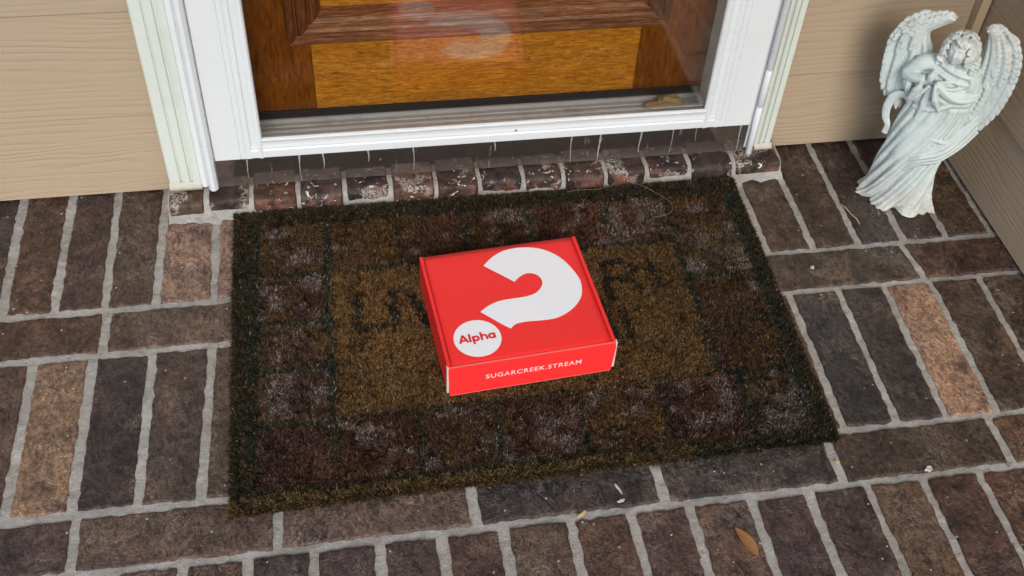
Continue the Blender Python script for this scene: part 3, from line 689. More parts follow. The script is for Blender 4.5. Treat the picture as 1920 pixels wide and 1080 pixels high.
    q = np.stack([i, i+1, i+2, i+3], 1); t = np.stack([i+3, i+2, i+4], 1)
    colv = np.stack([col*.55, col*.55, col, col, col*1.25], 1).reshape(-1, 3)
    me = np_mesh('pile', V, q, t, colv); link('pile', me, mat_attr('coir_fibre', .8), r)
    return r
doormat()

# ------------------------------------------------------------------ mailer box
def mailer():
    W, D, Hh = .2325, .2085, .059
    r = thing('mailer_box', (-.0115, .1190, .0118), 'bright red cardboard mailer box with a big white question mark lying on the doormat', 'box', rot=(0, 0, math.radians(4.3)))
    red = mat_card('red_card', (.79, .024, .022)); redf = mat_card('red_flap', (.86, .03, .03)); kr = mat_card('white_card_edge', (.62, .47, .44), .6)
    ink = mat_card('white_print', (.74, .75, .78), .4, .02); rt = mat_card('red_print', (.62, .01, .02), .4, 0)
    # tray: walls with thickness
    bm = bmesh.new(); t = .0022
    box(bm, 0, t, .003, D, 0, Hh-.001, .0006); box(bm, W-t, W, .003, D, 0, Hh-.001, .0006)
    box(bm, t+.0001, W-t-.0001, D-t, D-.0001, 0, Hh-.003, .0005); box(bm, t, W-t, .004, .004+t, .0, Hh-.004, .0005); box(bm, t, W-t, .004+t, D-t, .0005, .003)
    link('tray', bm_mesh('tray', bm), red, r)
    # rolled side walls visible as a lip each side of the lid
    # lid: slightly bowed sheet between the side walls
    nx, ny = 24, 20; V = []
    x0, x1 = .0056, W-.0056
    for j in range(ny+1):
        for i in range(nx+1):
            u, v = i/nx, j/ny; z = Hh-.0002+.0009*math.sin(math.pi*u)*math.sin(math.pi*v)-.0006*abs(2*u-1)**6
            z -= .0012*max(0, (v-.985)/.015)
            z -= .0012*max(0, (.015-v)/.015)
            V.append((x0+(x1-x0)*u, D*v, z))
    V = np.array(V); m = len(V); V2 = np.r_[V, V-[0, 0, .0018]]; idx = np.arange(m).reshape(ny+1, nx+1)
    q = np.stack([idx[:-1, :-1], idx[:-1, 1:], idx[1:, 1:], idx[1:, :-1]], -1).reshape(-1, 4); qs = [tuple(a) for a in q]+[tuple(a[::-1]+m) for a in q]
    per = list(idx[0, :])+list(idx[1:, -1])+list(idx[-1, -2::-1])+list(idx[-2:0:-1, 0])
    for a, b in zip(per, per[1:]+per[:1]): qs.append((a, a+m, b+m, b))
    lid = link('lid', np_mesh('lid', V2, qs), red, r)
    for xa, xb in ((-.0004, .0048), (W-.0048, W+.0004)):
        boxobj('side_lip', (xa, xb, .002, D, Hh-.006, Hh+.0001), red, r, .0012)
    # side tuck flaps (white paper edges) peeking at the front corners
    for xa, xb in ((-.0012, .0016), (W-.0016, W+.0022)):
        boxobj('corner_tab', (xa, xb, -.0010, .0055, .006, Hh-.0012), kr, r, .0005)
    # front flap: tapers a little at the lower corners
    bm = bmesh.new(); fz = [(0.0022, .0012), (W-.0022, .0012), (W+.0008, Hh-.010), (W-.0012, Hh+.0002), (.0018, Hh+.0002), (.0004, Hh-.006)]
    a = [bm.verts.new((x, -.0022+.0008*(z/Hh), z)) for x, z in fz]; b = [bm.verts.new((x, .0004+.0008*(z/Hh), z)) for x, z in fz]
    bm.faces.new(a); bm.faces.new(b[::-1])
    for i in range(6): bm.faces.new((a[i], b[i], b[(i+1) % 6], a[(i+1) % 6]))
    bmesh.ops.recalc_face_normals(bm, faces=bm.faces[:])
    flap = link('front_flap', bm_mesh('front_flap', bm), redf, r)
    # pale worn crease along the folds
    crease = mat_card('worn_crease', (.80, .16, .13), .5)
    bm = bmesh.new(); box(bm, .003, W-.003, -.0020, -.0002, Hh-.0002, Hh+.0003); box(bm, .004, W-.004, -.0026, -.0010, .0008, .0014)
    link('crease', bm_mesh('crease', bm), crease, flap)
    # ---- printed artwork on the lid. lid coordinates (box frame), fitted from the crop
    src = np.array([[152, 232], [1030, 112], [1226, 706], [283, 858]], float)      # lid corners in the sketch grid: BL.. back-left, back-right, front-right, front-left
    dst = np.array([[0, D], [W, D], [W, 0], [0, 0]])
    A = []; B = []
    for (x, y), (X, Y) in zip(src, dst): A += [[x, y, 1, 0, 0, 0, -X*x, -X*y], [0, 0, 0, x, y, 1, -Y*x, -Y*y]]; B += [X, Y]
    Hm = np.append(np.linalg.solve(np.array(A), np.array(B)), 1).reshape(3, 3)
    def L(p): q_ = Hm@np.array([p[0], p[1], 1]); return q_[:2]/q_[2]
    def lz(x, y):
        u = (x-x0)/(x1-x0); v = y/D; return Hh-.0002+.0009*math.sin(math.pi*u)*math.sin(math.pi*v)
    def decal(nm, polys, mat_, par, lift):
        bm = bmesh.new()
        for poly in polys:
            f = bm.faces.new([bm.verts.new((p[0], p[1], 0)) for p in poly])
        bmesh.ops.triangulate(bm, faces=bm.faces[:])
        for _ in range(2):
            long = [e for e in bm.edges if e.calc_length() > .012]
            if long: bmesh.ops.subdivide_edges(bm, edges=long, cuts=1); bmesh.ops.triangulate(bm, faces=bm.faces[:])
        for v in bm.verts: v.co.z = lz(v.co.x, v.co.y)+lift
        bmesh.ops.recalc_face_normals(bm, faces=bm.faces[:])
        if sum(f.normal.z for f in bm.faces) < 0: bmesh.ops.reverse_faces(bm, faces=bm.faces[:])
        me = bpy.data.meshes.new(nm); bm.to_mesh(me); bm.free(); return link(nm, me, mat_, par)
    arcs = [[(510, 283), (560, 235), (620, 200), (690, 182), (760, 178), (830, 185), (900, 210), (960, 250), (1010, 305), (1045, 360), (1053, 410), (1045, 460), (1010, 510), (960, 550), (900, 578), (830, 590), (760, 596), (710, 603), (672, 614), (645, 638)],
            [(645, 638), (600, 615), (540, 580), (480, 545)], [(480, 545), (520, 515), (570, 490), (630, 475), (700, 465), (750, 455), (790, 440), (820, 415), (835, 385), (830, 358), (810, 337), (780, 326), (745, 328), (710, 346), (680, 375)], [(680, 375), (620, 342), (510, 283)]]
    poly = []
    for i, a in enumerate(arcs):
        pl = catmull(a, 4) if i in (0, 2) else np.array(a, float); poly += [tuple(L(p)) for p in pl[:-1]]
    decal('question_mark', [poly], ink, lid, .00025)
    cc = L((457, 692)); e1 = L((583, 690)); rad = .5*(np.linalg.norm(L((583, 692))-cc)+np.linalg.norm(L((457, 585))-cc))
    decal('round_dot', [[(cc[0]+rad*math.cos(t), cc[1]+rad*math.sin(t)) for t in np.linspace(0, 2*math.pi, 48, endpoint=False)]], ink, lid, .00025)
    # "Alpha" built from strokes: rounded geometric letters
    s = rad*.185; th = s*.33
    def stroke(p, w_):
        p = [np.array(a, float) for a in p]; out = []
        for a, b in zip(p, p[1:]):
            d = (b-a)/np.linalg.norm(b-a); n_ = np.array([-d[1], d[0]])*w_/2; a2 = a-d*w_*.12; b2 = b+d*w_*.12
            out.append([a2+n_, a2-n_, b2-n_, b2+n_])
        return out
    def ringp(c, r_, w_, a0=0, a1=360, n_=22):
        out = []; ts = np.radians(np.linspace(a0, a1, n_+1))
        for t0, t1 in zip(ts, ts[1:]):
            f = lambda t, q: (c[0]+q*math.cos(t), c[1]+q*math.sin(t)); out.append([f(t0, r_-w_/2), f(t0, r_+w_/2), f(t1, r_+w_/2), f(t1, r_-w_/2)])
        return out
    G = []; w_ = .74
    G += stroke([(0, 0), (1.3, 3.0)], w_)+stroke([(1.3, 3.0), (2.6, 0)], w_)+stroke([(.55, .85), (2.05, .85)], w_)
    G += stroke([(3.35, 0), (3.35, 3.1)], w_)
    G += ringp((5.25, 1.0), .82, w_)+stroke([(4.38, 2.0), (4.38, -1.1)], w_)
    G += stroke([(7.05, 0), (7.05, 3.1)], w_)+ringp((7.9, 1.05), .82, w_, 0, 180, 12)+stroke([(8.72, 1.1), (8.72, 0)], w_)
    G += ringp((10.35, 1.0), .82, w_)+stroke([(11.2, 2.0), (11.2, 0)], w_)
    k = (rad*1.52)/11.4; rot = math.radians(1.5); org = np.array([cc[0]-rad*.76, cc[1]-k*1.05-.0005])
    Rm = np.array([[math.cos(rot), -math.sin(rot)], [math.sin(rot), math.cos(rot)]])
    bmx = bmesh.new()
    for i, pg in enumerate(G):
        pts = [org+Rm@(np.array(p)*k) for p in pg]
        bmx.faces.new([bmx.verts.new((p[0], p[1], lz(p[0], p[1])+.00045+i*2e-6)) for p in pts])
    link('lettering', bm_mesh('lettering', bmx), rt, lid)
    # lettering on the front flap
    cu = bpy.data.curves.new('lettering', 'FONT'); cu.body = 'SUGARCREEK.STREAM'; cu.size = .0118; cu.space_character = 1.13; cu.offset = .00008; cu.align_x = 'CENTER'; cu.extrude = .00005
    to = bpy.data.objects.new('tmp_text', cu); C.objects.link(to); bpy.context.view_layer.update()
    me = bpy.data.meshes.new_from_object(to.evaluated_get(bpy.context.evaluated_depsgraph_get())); bpy.data.objects.remove(to)
    xs = [v.co.x for v in me.vertices]; wd = max(xs)-min(xs); fx = .1335/wd
    for v in me.vertices:
        x, y, z = v.co; v.co = (W*.5105+x*fx, -.0026-z+.0008*((.024+y)/Hh)-.00012, .0262+y*1.0)
    link('lettering', me, mat_card('pale_print', (.80, .55, .52), .5, 0), flap)
    return r
mailer()

# ------------------------------------------------------------------ angel statue
def statue():
    r = thing('angel_statue', (.785, .44, 0), 'pale weathered angel figurine with spread wings standing in the wall corner', 'statue', rot=(0, 0, math.radians(-36.53)))
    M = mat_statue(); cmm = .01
    def P3(x, z0, f): return Vector((x, -f, z0+.65*f))          # traced position (x, height at f=0) moved forward by f
    parts = []
    def add_grid(V, n0, n1, wrap, cap=True):
        idx = np.arange(n0*n1).reshape(n0, n1); fs = []
        for i in range(n0-1):
            for j in range(n1 if wrap else n1-1):
                fs.append((int(idx[i, j]), int(idx[i, (j+1) % n1]), int(idx[i+1, (j+1) % n1]), int(idx[i+1, j])))
        if cap: fs.append(tuple(int(k) for k in idx[0][::-1])); fs.append(tuple(int(k) for k in idx[-1]))
        parts.append((np.array(V, float), fs))
    def sweep_tube(pts, rads, flat=1., seg=20, up=(0, 0, 1), fold=0., k=4):
        pts = np.array([tuple(p) for p in pts], float); pc = catmull(pts, 7); rc = np.interp(np.linspace(0, 1, len(pc)), np.linspace(0, 1, len(rads)), rads)
        V = []
        for i, p in enumerate(pc):
            t = pc[min(i+1, len(pc)-1)]-pc[max(i-1, 0)]; t /= np.linalg.norm(t)+1e-9
            a = np.cross(t, up); a /= np.linalg.norm(a)+1e-9; b = np.cross(a, t)
            for s in range(seg):
                th = 2*math.pi*s/seg; rr = rc[i]*(1+fold*(abs(math.sin(k*th/2+i*.1))-.5)); V.append(p+a*math.cos(th)*rr+b*math.sin(th)*rr*flat)
        add_grid(V, len(pc), seg, True)
    def ball(c, rx, ry, rz, n=14):
        V = []
        for i in range(n+1):
            ph = math.pi*(i+.02)/(n+.04)
            for j in range(2*n):
                th = math.pi*j/n; V.append((c[0]+rx*math.sin(ph)*math.cos(th), c[1]+ry*math.sin(ph)*math.sin(th), c[2]+rz*math.cos(ph)))
        add_grid(V, n+1, 2*n, True)
    def flush(name, voxel=.00115, parent=r, smooth_it=2, remesh=True):
        bm = bmesh.new()
        for V, fs in parts:
            vs = [bm.verts.new(tuple(v*cmm)) for v in V]
            for f in fs:
                try: bm.faces.new([vs[k] for k in f])
                except ValueError: pass
        me = bm_mesh(name, bm); parts.clear()
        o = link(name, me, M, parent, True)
        if remesh:
            md = o.modifiers.new('r', 'REMESH'); md.mode = 'VOXEL'; md.voxel_size = voxel
            if smooth_it: s = o.modifiers.new('s', 'SMOOTH'); s.iterations = smooth_it; s.factor = .4
            bpy.context.view_layer.update()
            m2 = bpy.data.meshes.new_from_object(o.evaluated_get(bpy.context.evaluated_depsgraph_get())); m2.name = name
            o.modifiers.clear(); old = o.data; o.data = m2; bpy.data.meshes.remove(old)
            if not len(m2.materials): m2.materials.append(M)
            m2.shade_smooth()
        return o
    # --- robe and torso: rings (z, cx, cf, half width, half depth)
    R = np.array([(0, -1.05, .5, 5.7, 3.5), (.7, -1.05, .5, 5.6, 3.4), (1.8, -1.15, .55, 5.2, 3.15), (3.5, -1.25, .65, 4.8, 2.95), (6, -1.35, .75, 4.5, 2.8), (9, -1.3, .8, 4.25, 2.7),
                  (12, -1.0, .8, 4.3, 2.65), (15, -.6, .8, 4.5, 2.6), (18, -.2, .7, 4.5, 2.5), (20.5, .1, .7, 4.1, 2.4), (22.5, .3, .8, 3.7, 2.3), (24.5, .3, .9, 3.3, 2.3), (26.3, .3, .9, 3.5, 2.2), (27.6, .25, .8, 3.3, 1.9), (28.6, .2, .8, 2.3, 1.5), (29.2, .15, 1.0, 1.35, 1.25), (30.6, 0, 1.6, 1.2, 1.2)])
    nz, nt_ = 210, 170; zs = np.linspace(0, 30.6, nz); th = np.linspace(0, 2*math.pi, nt_, endpoint=False); V = []
    for z in zs:
        cx, cf, a, b = [np.interp(z, R[:, 0], R[:, k]) for k in (1, 2, 3, 4)]
        low = np.clip((19-z)/19, 0, 1); up = np.clip((z-20)/3, 0, 1)*np.clip((29-z)/2, 0, 1)
        tw = 1.5*low**1.3
        ph = 5.5*(th-tw)+1.3*np.sin(2*th+z*.12)
        fold = (np.abs(np.sin(ph))**.75-.62)*(.5+.75*low**1.2)
        ph2 = 11*(th-tw*1.1)+2*np.sin(3*th+z*.2); fold += (np.abs(np.sin(ph2))-.6)*(.2+.3*low)
        thigh = np.exp(-((th-math.radians(112))/.42)**2)*np.exp(-((z-13)/4.6)**2)
        knee = np.exp(-((th-math.radians(70))/.35)**2)*np.exp(-((z-10)/4.0)**2)
        fold = fold*(1-.85*thigh)+thigh*.55+knee*.3
        sw = np.sin(2.5*(z-22)+1.6*np.cos(th)+1.2*np.sin(th*1.)); fold = fold*(1-up)+up*(np.abs(sw)**.8-.6)*.85*np.clip(np.sin(th)+.5, 0, 1)
        hem = np.exp(-z/1.1)*(.35*np.sin(7*th+1)+.28*np.sin(12*th))
        rr = fold+hem
        # train: sweeps further out to the lower left and right
        x = cx+(a+rr)*np.cos(th); f = cf+(b+rr)*np.sin(th)
        x = x-np.exp(-z/2.6)*.55*np.clip(-np.cos(th), 0, 1)**2
        V += [(xx, -ff, z) for xx, ff in zip(x, f)]
    add_grid(V, nz, nt_, True)
    # arm on the left: shoulder, elbow, forearm, folded hands; wide hanging sleeve
    sh = P3(-2.6, 26.2, 1.2); el = P3(-6.1, 22.9, 1.6); wr = P3(-3.3, 22.9, 3.4); hd = P3(-2.2, 23.9, 3.8)
    sweep_tube([sh, P3(-4.4, 25.6, 1.3), el], [1.4, 1.4, 1.1], .9, fold=.12)
    ball(tuple(P3(-3.2, 23.2, 1.3)), 2.2, 1.3, 2.3)
    ball(tuple(P3(-2.6, 20.6, 1.6)), 2.0, 1.2, 2.6)
    sweep_tube([el, P3(-4.8, 22.7, 2.7), wr], [1.0, .85, .6], .9, fold=.1)
    sweep_tube([P3(-5.9, 22.7, 1.8), P3(-5.5, 21.2, 1.6), P3(-4.9, 19.8, 1.4)], [.95, 1.15, .8], .6, fold=.3, k=7)
    sweep_tube([P3(-3.6, 22.8, 3.2), P3(-3.9, 20.9, 3.2), P3(-4.4, 18.9, 2.8)], [.65, .9, .5], .55, fold=.35, k=6)
    # hands: palms pressed together, five fingers each as slim rods
    ball(tuple(P3(-2.6, 23.4, 3.7)), .55, .42, .8)
    for k in range(5):
        a0 = P3(-2.75+k*.17, 23.7, 3.85-.05*k); tipp = P3(-2.55+k*.2, 25.1-.18*abs(k-1.5), 3.7)
        sweep_tube([a0, (a0+tipp)/2, tipp], [.17, .16, .1], seg=8)
    # right arm under the robe, coming across to the hands, with falling sleeve
    sweep_tube([P3(2.9, 26.0, 1.3), P3(3.4, 22.8, 1.7), P3(1.2, 21.6, 2.7), P3(-1.6, 22.8, 3.5)], [1.35, 1.5, 1.35, .7], .8, fold=.16, k=6)
    sweep_tube([P3(-1.6, 22.6, 3.9), P3(-1.0, 20.2, 3.8), P3(.2, 18.2, 3.4)], [.5, 1.05, .4], .5, fold=.3, k=6)
    # V of cloth over the lap and crossing sash
    for p, rd in (([(-2.4, 22, 3.5), (-3.6, 19.6, 3.2), (-4.6, 18.2, 2.4)], [.3, .45, .3]), ([(2.9, 21.5, 2.2), (.8, 19.4, 2.9), (-1.4, 18.1, 2.9), (-3.6, 17.9, 2.2)], [.45, .6, .6, .4]),
                  ([(-2.2, 22, 3.2), (-2.2, 19, 2.9), (-2.6, 15.5, 2.8)], [.4, .7, .3]), ([(2.6, 25.5, 1.8), (.6, 23.8, 3.2), (-1.6, 22.9, 3.7)], [.25, .3, .2]), ([(3.2, 24.2, 1.9), (1.0, 22.6, 3.4), (-1.0, 22.2, 3.9)], [.25, .3, .2])):
        sweep_tube([P3(*q) for q in p], rd, .8)
    # gathered cloth sweeping from the front of the robe up to the right wing tip
    for off, rd in ((0, 1.0), (1.3, .85), (-1.1, .7), (2.4, .7)):
        sweep_tube([P3(-1.8+off*.2, 7.6-off*.6, 3.6), P3(.2, 9.6-off*.55, 3.5), P3(2.6, 11.8-off*.8, 2.5), P3(4.4+off*.2, 15.2-off*.8, 1.3), P3(6.0+off*.25, 18.6-off*.7, .4)], [.25, rd, rd*1.1, rd*.9, .35], .75, fold=.3, k=5)
    sweep_tube([P3(-.8, 13.2, 2.9), P3(1.0, 13.2, 3.2), P3(3.0, 13.5, 2.4), P3(4.8, 15.8, 1.2)], [.2, .42, .5, .3], .8)
    # --- head: turned a little to the viewer's left, bowed
    hc = P3(-.15, 29.15, 2.1); hr = 2.0; V = []; n0, n1 = 70, 96
    yaw, pitch = math.radians(-16), math.radians(-10)
    Rm = Matrix.Rotation(yaw, 3, 'Z') @ Matrix.Rotation(pitch, 3, 'X')
    def head_r(d):
        # d: unit vector, face towards -y, z up
        x, y, z = d; fr = max(0, -y); rr = 1.0
        g = lambda a, b, sa, sb: math.exp(-((x-a)/sa)**2-((z-b)/sb)**2)*(1 if y < 0 else 0)
        rr += .16*g(0, -.12, .10, .22)+.06*g(0, -.24, .13, .07)            # nose
        rr -= .10*(g(.30, .08, .17, .10)+g(-.30, .08, .17, .10))            # sockets
        rr += .045*(g(.30, .05, .11, .045)+g(-.30, .05, .11, .045))          # lids
        rr += .05*(g(.28, .23, .22, .06)+g(-.28, .23, .22, .06))             # brows
        rr += .06*(g(.42, -.25, .2, .2)+g(-.42, -.25, .2, .2))              # cheeks
        rr += .07*g(0, -.44, .16, .035)+.07*g(0, -.53, .13, .04)-.05*g(0, -.485, .17, .018)
        rr += .10*g(0, -.78, .2, .14)
        rr *= 1-.18*max(0, -z)**2*(1 if y > -.4 else .6)*abs(x)**.5
        return rr
    for i in range(n0):
        ph = math.pi*(i+.3)/(n0-.4)
        for j in range(n1):
            t = 2*math.pi*j/n1; d = Vector((math.sin(ph)*math.cos(t), math.sin(ph)*math.sin(t), math.cos(ph)))
            v = Vector((d.x*.86, d.y*.95, d.z*1.14))*head_r(d)*hr; V.append(tuple(hc+Rm@v))
    add_grid(V, n0, n1, True)
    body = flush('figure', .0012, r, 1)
    # --- hair: rows of curls round the face and over the crown
    rg = random.Random(4)
    cnt = 0
    while cnt < 330:
        d = Vector((rg.gauss(0, 1), rg.gauss(0, 1), rg.gauss(0, 1))).normalized()
        if d.z < -.72: continue
        if d.y < -.1 and abs(d.x) < .74 and d.z < .5: continue       # keep the face free
        cnt += 1; p = hc+Rm@Vector((d.x*1.02, d.y*1.06, d.z*1.2))*hr*rg.uniform(1.0, 1.17)
        s_ = rg.uniform(.26, .46); ax = d.orthogonal().normalized(); bx = d.cross(ax); pts = []
        for q in range(7):
            a = q*1.15+rg.random(); rad_ = s_*(1-.11*q); pts.append(p+(Rm@ax)*math.cos(a)*rad_+(Rm@bx)*math.sin(a)*rad_+(Rm@d)*(.06*q))
        sweep_tube(pts, [.15, .2, .2, .17, .1], seg=7)
    for q in range(40):      # ringlets down to the shoulders
        sd_ = 1 if q % 2 else -1; x0_ = sd_*rg.uniform(1.5, 2.3)+(.5 if sd_ > 0 else 0); z0_ = rg.uniform(-1.2, -.3); b0 = hc+Vector((x0_, rg.uniform(-.7, .6), z0_)); pts = []
        for k in range(9): pts.append(b0+Vector((math.cos(k*1.3+q)*.28+sd_*.04*k, math.sin(k*1.3+q)*.28, -k*.26)))
        sweep_tube(pts, [.22, .24, .2, .12], seg=7)
    ball(tuple(hc+Rm@Vector((0, .35, .35))), hr*.98, hr*.9, hr*1.12)
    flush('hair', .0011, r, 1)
    # --- wings: a thick blade covered by overlapping feathers
    def wing(outer, inner, side, lean):
        def crv(pts, n): c_ = catmull([(a, b, 0) for a, b in pts], 10); s_ = np.r_[0, np.cumsum(np.linalg.norm(np.diff(c_, axis=0), axis=1))]; t_ = np.linspace(0, s_[-1], n); return np.stack([np.interp(t_, s_, c_[:, k]) for k in (0, 1)], 1)
        n = 60; O, I = crv(outer, n), crv(inner, n); ms = 14
        def fdep(t, s): return -1.0+1.6*s*0+lean*(1-abs(2*t-.7))*.9+.9*math.sin(math.pi*min(1, s))*.8
        def pt(t, s, lift=0):
            i = min(max(t, 0), 1)*(n-1); a = int(i); b = min(a+1, n-1); w_ = i-a
            o_ = O[a]*(1-w_)+O[b]*w_; i_ = I[a]*(1-w_)+I[b]*w_; p = i_+(o_-i_)*s; f = fdep(t, s)+lift
            return np.array([p[0], -f, p[1]+.0*f])
        Vf, Vb = [], []
        for i in range(n):
            for j in range(ms+1):
                t, s = i/(n-1), j/ms*.93; th_ = .55*math.sqrt(max(0, 1-(2*j/ms-1)**2))*min(1, 8*(t+.02), 8*(1.02-t))+.06
                Vf.append(pt(t, s, th_)); Vb.append(pt(t, s, -th_*1.1))
        m_ = len(Vf); V = np.array(Vf+Vb); idx = np.arange(m_).reshape(n, ms+1); fs = []
        for i in range(n-1):
            for j in range(ms):
                a, b, c_, d = idx[i, j], idx[i, j+1], idx[i+1, j+1], idx[i+1, j]; fs += [(a, b, c_, d), (d+m_, c_+m_, b+m_, a+m_)]
            fs += [(idx[i, 0], idx[i+1, 0], idx[i+1, 0]+m_, idx[i, 0]+m_), (idx[i+1, ms], idx[i, ms], idx[i, ms]+m_, idx[i+1, ms]+m_)]
        for j in range(ms): fs += [(idx[0, j+1], idx[0, j], idx[0, j]+m_, idx[0, j+1]+m_), (idx[n-1, j], idx[n-1, j+1], idx[n-1, j+1]+m_, idx[n-1, j]+m_)]
        parts.append((V, [tuple(int(k) for k in f) for f in fs]))
        def feather(t, s, length, width, outward, lift, back=False):
            p0 = pt(t, s, 0); p1 = pt(min(1, t+.04), s, 0); tg = p1-p0
            if np.linalg.norm(tg) < 1e-6: tg = p0-pt(t-.04, s, 0)
            tg /= np.linalg.norm(tg); ou = pt(t, 1, 0)-pt(t, 0, 0); ou[1] = 0; ou /= np.linalg.norm(ou)+1e-9
            d = tg+ou*outward; d /= np.linalg.norm(d); nrm = np.array([0, -1., 0]); sd2 = np.cross(d, nrm); sd2 /= np.linalg.norm(sd2)
            sgn = -1 if back else 1; V = []; nl, nw = 9, 6
            for a in range(nl+1):
                q = a/nl; wv = width*(.35+.65*math.sin(min(1, q*1.5)*math.pi/2))*math.sqrt(max(.02, 1-max(0, (q-.55)/.45)**2.2))
                for b in range(nw+1):
                    e = b/nw*2-1; V.append(p0+d*(q-.1)*length+sd2*e*wv+nrm*sgn*(lift+.34*(1-e*e)+.28*q*(1-.5*q)-(.07 if abs(e) < .2 else 0)))
            for a in range(nl+1):
                for b in range(nw+1): V.append(V[a*(nw+1)+b]-nrm*sgn*.16)
            mm = (nl+1)*(nw+1); ix = np.arange(mm).reshape(nl+1, nw+1); fs = []
            for a in range(nl):
                for b in range(nw): fs += [(ix[a, b], ix[a, b+1], ix[a+1, b+1], ix[a+1, b]), (ix[a+1, b]+mm, ix[a+1, b+1]+mm, ix[a, b+1]+mm, ix[a, b]+mm)]
                fs += [(ix[a, 0], ix[a+1, 0], ix[a+1, 0]+mm, ix[a, 0]+mm), (ix[a+1, nw], ix[a, nw], ix[a, nw]+mm, ix[a+1, nw]+mm)]
            for b in range(nw): fs += [(ix[0, b+1], ix[0, b], ix[0, b]+mm, ix[0, b+1]+mm), (ix[nl, b], ix[nl, b+1], ix[nl, b+1]+mm, ix[nl, b]+mm)]
            parts.append((np.array(V), [tuple(int(k) for k in f) for f in fs]))
        for k in range(17): t = .14+.80*k/16; feather(t, .80, 3.0+1.6*t, .62, .42, .15+.02*(k % 2))      # long outer vanes
        for k in range(15): t = .16+.76*k/14; feather(t, .62, 3.2+1.8*t, .6, .25, .36+.03*(k % 2))
        for k in range(14): t = .20+.72*k/13; feather(t, .42, 2.8+1.2*t, .55, .15, .5)
        for row, (s, ln) in enumerate(((.9, 1.3), (.68, 1.25), (.5, 1.2), (.34, 1.2), (.18, 1.15))):         # small scales near the top
            for k in range(13): t = .02+.5*(k+.5*(row % 2))/13; feather(t, s, ln, .42, .3, .62-.02*row)
        for row, s in enumerate((.12, .28, .44)):
            for k in range(8): t = .52+.38*(k+.5*(row % 2))/8; feather(t, s, 1.3, .45, .1, .7)
    wing([(-2.2, 34.1), (-3.6, 34.6), (-5.1, 34.1), (-6.6, 33.1), (-7.9, 32), (-8.9, 30.7), (-9.9, 28.9), (-10.2, 26.4), (-9.9, 24), (-9.5, 22.2), (-8.7, 20.6), (-7.4, 19.4), (-6.6, 19.3)],
         [(-2.2, 33.9), (-2.8, 33.0), (-3.6, 32.1), (-5.0, 30.6), (-4.7, 29.3), (-3.6, 27.6), (-3.2, 26), (-3.6, 24), (-4.6, 21.6), (-5.7, 20.2)], -1, .5)
    flush('wing', .0011, r, 1)
    wing([(1.9, 33.8), (3.5, 34.9), (5.1, 34.3), (6.5, 33.0), (7.5, 31.5), (8.1, 29.6), (8.3, 27.3), (8.2, 25), (7.9, 23), (7.2, 20.8), (6.2, 18.6), (5.2, 16.6)],
         [(1.9, 33.6), (2.7, 32.9), (2.7, 31.3), (2.6, 29), (2.6, 27), (2.8, 24.5), (3.0, 22), (3.2, 19.6), (3.3, 17.6), (3.4, 16)], 1, .6)
    flush('wing', .0011, r, 1)
    # ribbon end of the sash curling out on the left
    sweep_tube([P3(-4.4, 18.7, 1.2), P3(-5.6, 19.2, 1.2), P3(-6.8, 18.3, 1.1), P3(-7.2, 16.2, 1.0), P3(-6.9, 14.4, .9), P3(-6.2, 13.0, .9), P3(-6.2, 11.4, .9)], [.5, .62, .68, .66, .62, .45, .55], .45, up=(0, 1, 0), fold=.1)
    flush('sash_end', .0011, r, 1)
    return r
statue()

# ------------------------------------------------------------------ small litter
def leaf():
    r_ = .0; bm = bmesh.new(); n = 14; L_, W_ = .045, .0076; rows = []
    for i in range(n+1):
        u = i/n; wv = W_*math.sin(math.pi*u**.85)**.8+.0003; rows.append([bm.verts.new((e*wv, (u-.5)*L_, .0022+.0022*e*e*(wv/W_)+.0015*math.sin(u*3))) for e in (-1, -.5, 0, .5, 1)])
    for a, b in zip(rows, rows[1:]):
        for k in range(4): bm.faces.new((a[k], a[k+1], b[k+1], b[k]))
    bmesh.ops.solidify(bm, geom=bm.faces[:], thickness=.0004)
    m = mat_plain('dry_leaf', (.62, .33, .13), .45, 200, .6); o = link('leaf', bm_mesh('leaf', bm), m, None, True, (.3285, -.148, .002)); o.rotation_euler = (0, .1, math.radians(21))
    tag(o, 'small dry orange-brown leaf lying on a dark brick in front of the mat', 'leaf')
leaf()
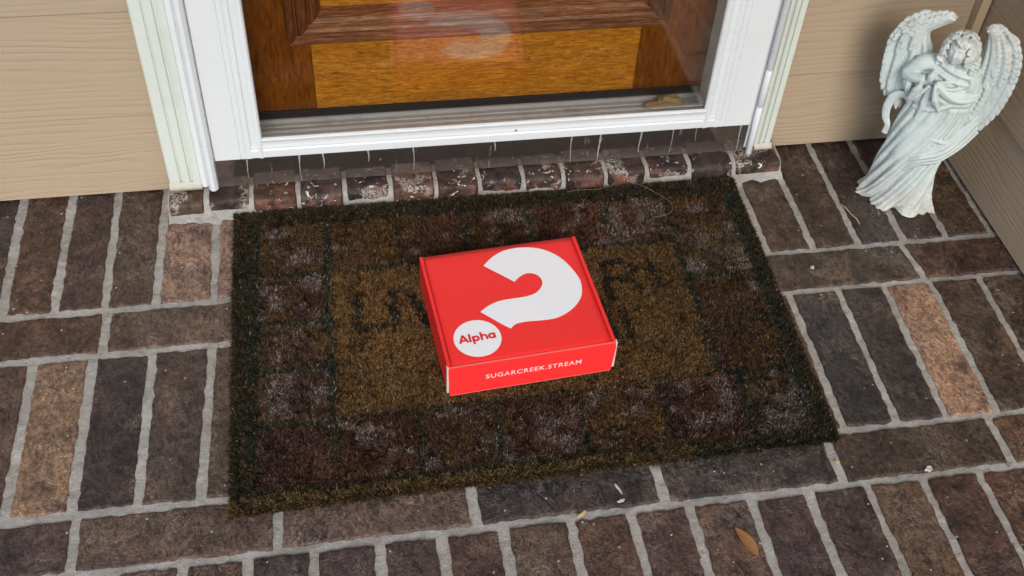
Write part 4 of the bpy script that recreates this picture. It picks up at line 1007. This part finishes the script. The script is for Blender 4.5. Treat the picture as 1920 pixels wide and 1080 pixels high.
def bits():
    m = mat_plain('yellow_leaf_bit', (.55, .42, .14), .6, 200, .4)
    def flake(name, loc, s, mat_, label, cat, rot=0, seed=1):
        rg = random.Random(seed); bm = bmesh.new(); ring = []
        for k in range(11):
            a = k*2*math.pi/11; q = rg.uniform(.6, 1.15); ring.append((math.cos(a)*s[0]*q, math.sin(a)*s[1]*q))
        lo = [bm.verts.new((x, y, 0)) for x, y in ring]; hi = [bm.verts.new((x*.85, y*.85, s[2]*rg.uniform(.7, 1.2))) for x, y in ring]
        bm.faces.new(lo[::-1]); bm.faces.new(hi)
        for k in range(11): bm.faces.new((lo[k], lo[(k+1) % 11], hi[(k+1) % 11], hi[k]))
        o = link(name, bm_mesh(name, bm), mat_, None, False, loc); o.rotation_euler = (0, 0, rot); tag(o, label, cat)
    flake('leaf_fragment', (.134, -.0805, .0005), (.0075, .0028, .0016), m, 'tiny yellow leaf fragment on the mortar joint below the doormat', 'leaf fragment', .6, 2)
    flake('leaf_fragment', (.487, -.047, .0005), (.004, .0028, .0014), m, 'tiny yellow speck on the mortar near the front right mat corner', 'leaf fragment', .2, 3)
    wh = mat_plain('white_paint_chip', (.55, .52, .48), .6, 200, .4)
    flake('paint_chip', (.1885, -.050, .001), (.0018, .009, .0010), wh, 'pale paint chip on the dark brick in front of the mat', 'paint chip', .35, 5)
    flake('paint_chip', (.1875, -.068, .001), (.006, .0026, .0010), wh, 'broader white splat just below the slim paint chip', 'paint chip', .2, 6)
    flake('pebble', (.5785, .302, .001), (.0042, .0038, .003), wh, 'small round white pebble on the brick right of the mat', 'pebble', 0, 7)
    flake('pebble', (.605, -.074, .0), (.006, .0048, .004), mat_plain('mortar_lump', (.5, .47, .42), .8), 'grey mortar lump on the long joint at lower right', 'mortar lump', 0, 8)
    tube('twig', [(.676, .436, .0032), (.680, .424, .0045), (.684, .412, .0025), (.6885, .398, .0035), (.690, .386, .002)], [.0009, .0011, .0009, .0012, .0006], mat_plain('twig_bark', (.45, .30, .17), .7, 200), None, 6)
    tag(bpy.data.objects['twig'], 'thin bent tan twig on the bricks in front of the statue', 'twig')
    pts = catmull([(.322, .516, .030), (.338, .508, .020), (.352, .499, .019), (.37, .482, .018), (.388, .458, .018), (.389, .440, .0175), (.375, .428, .0175), (.352, .425, .0175)], 8)
    tube('hair_strand', [tuple(p) for p in pts], .0003, mat_plain('strand', (.20, .17, .12), .6, 50), None, 5)
    tag(bpy.data.objects['hair_strand'], 'fine curling pale fibre trailing over the back edge of the doormat', 'fibre')
    pts = catmull([(.228, .498, .0185), (.25, .500, .019), (.275, .498, .019), (.30, .503, .020), (.315, .510, .022)], 8)
    tube('hair_strand', [tuple(p) for p in pts], .0003, bpy.data.materials['strand'], None, 5)
    tag(bpy.data.objects['hair_strand.001'], 'short straight pale fibre lying along the back edge of the mat', 'fibre')
bits()

# ------------------------------------------------------------------ porch roof overhead
def porch_roof():
    r = thing('porch_roof', (0, 0, 0), 'white porch ceiling above the door', 'roof')
    m = mat_paint('ceiling_paint', (.62, .62, .60), .6)
    boxobj('ceiling', (-2.3, 2.4, -1.75, .69, 2.75, 2.85), m, r, 0)
    boxobj('beam', (-2.3, 2.4, -1.75, -1.6, 2.55, 2.75), m, r, .004)
porch_roof()
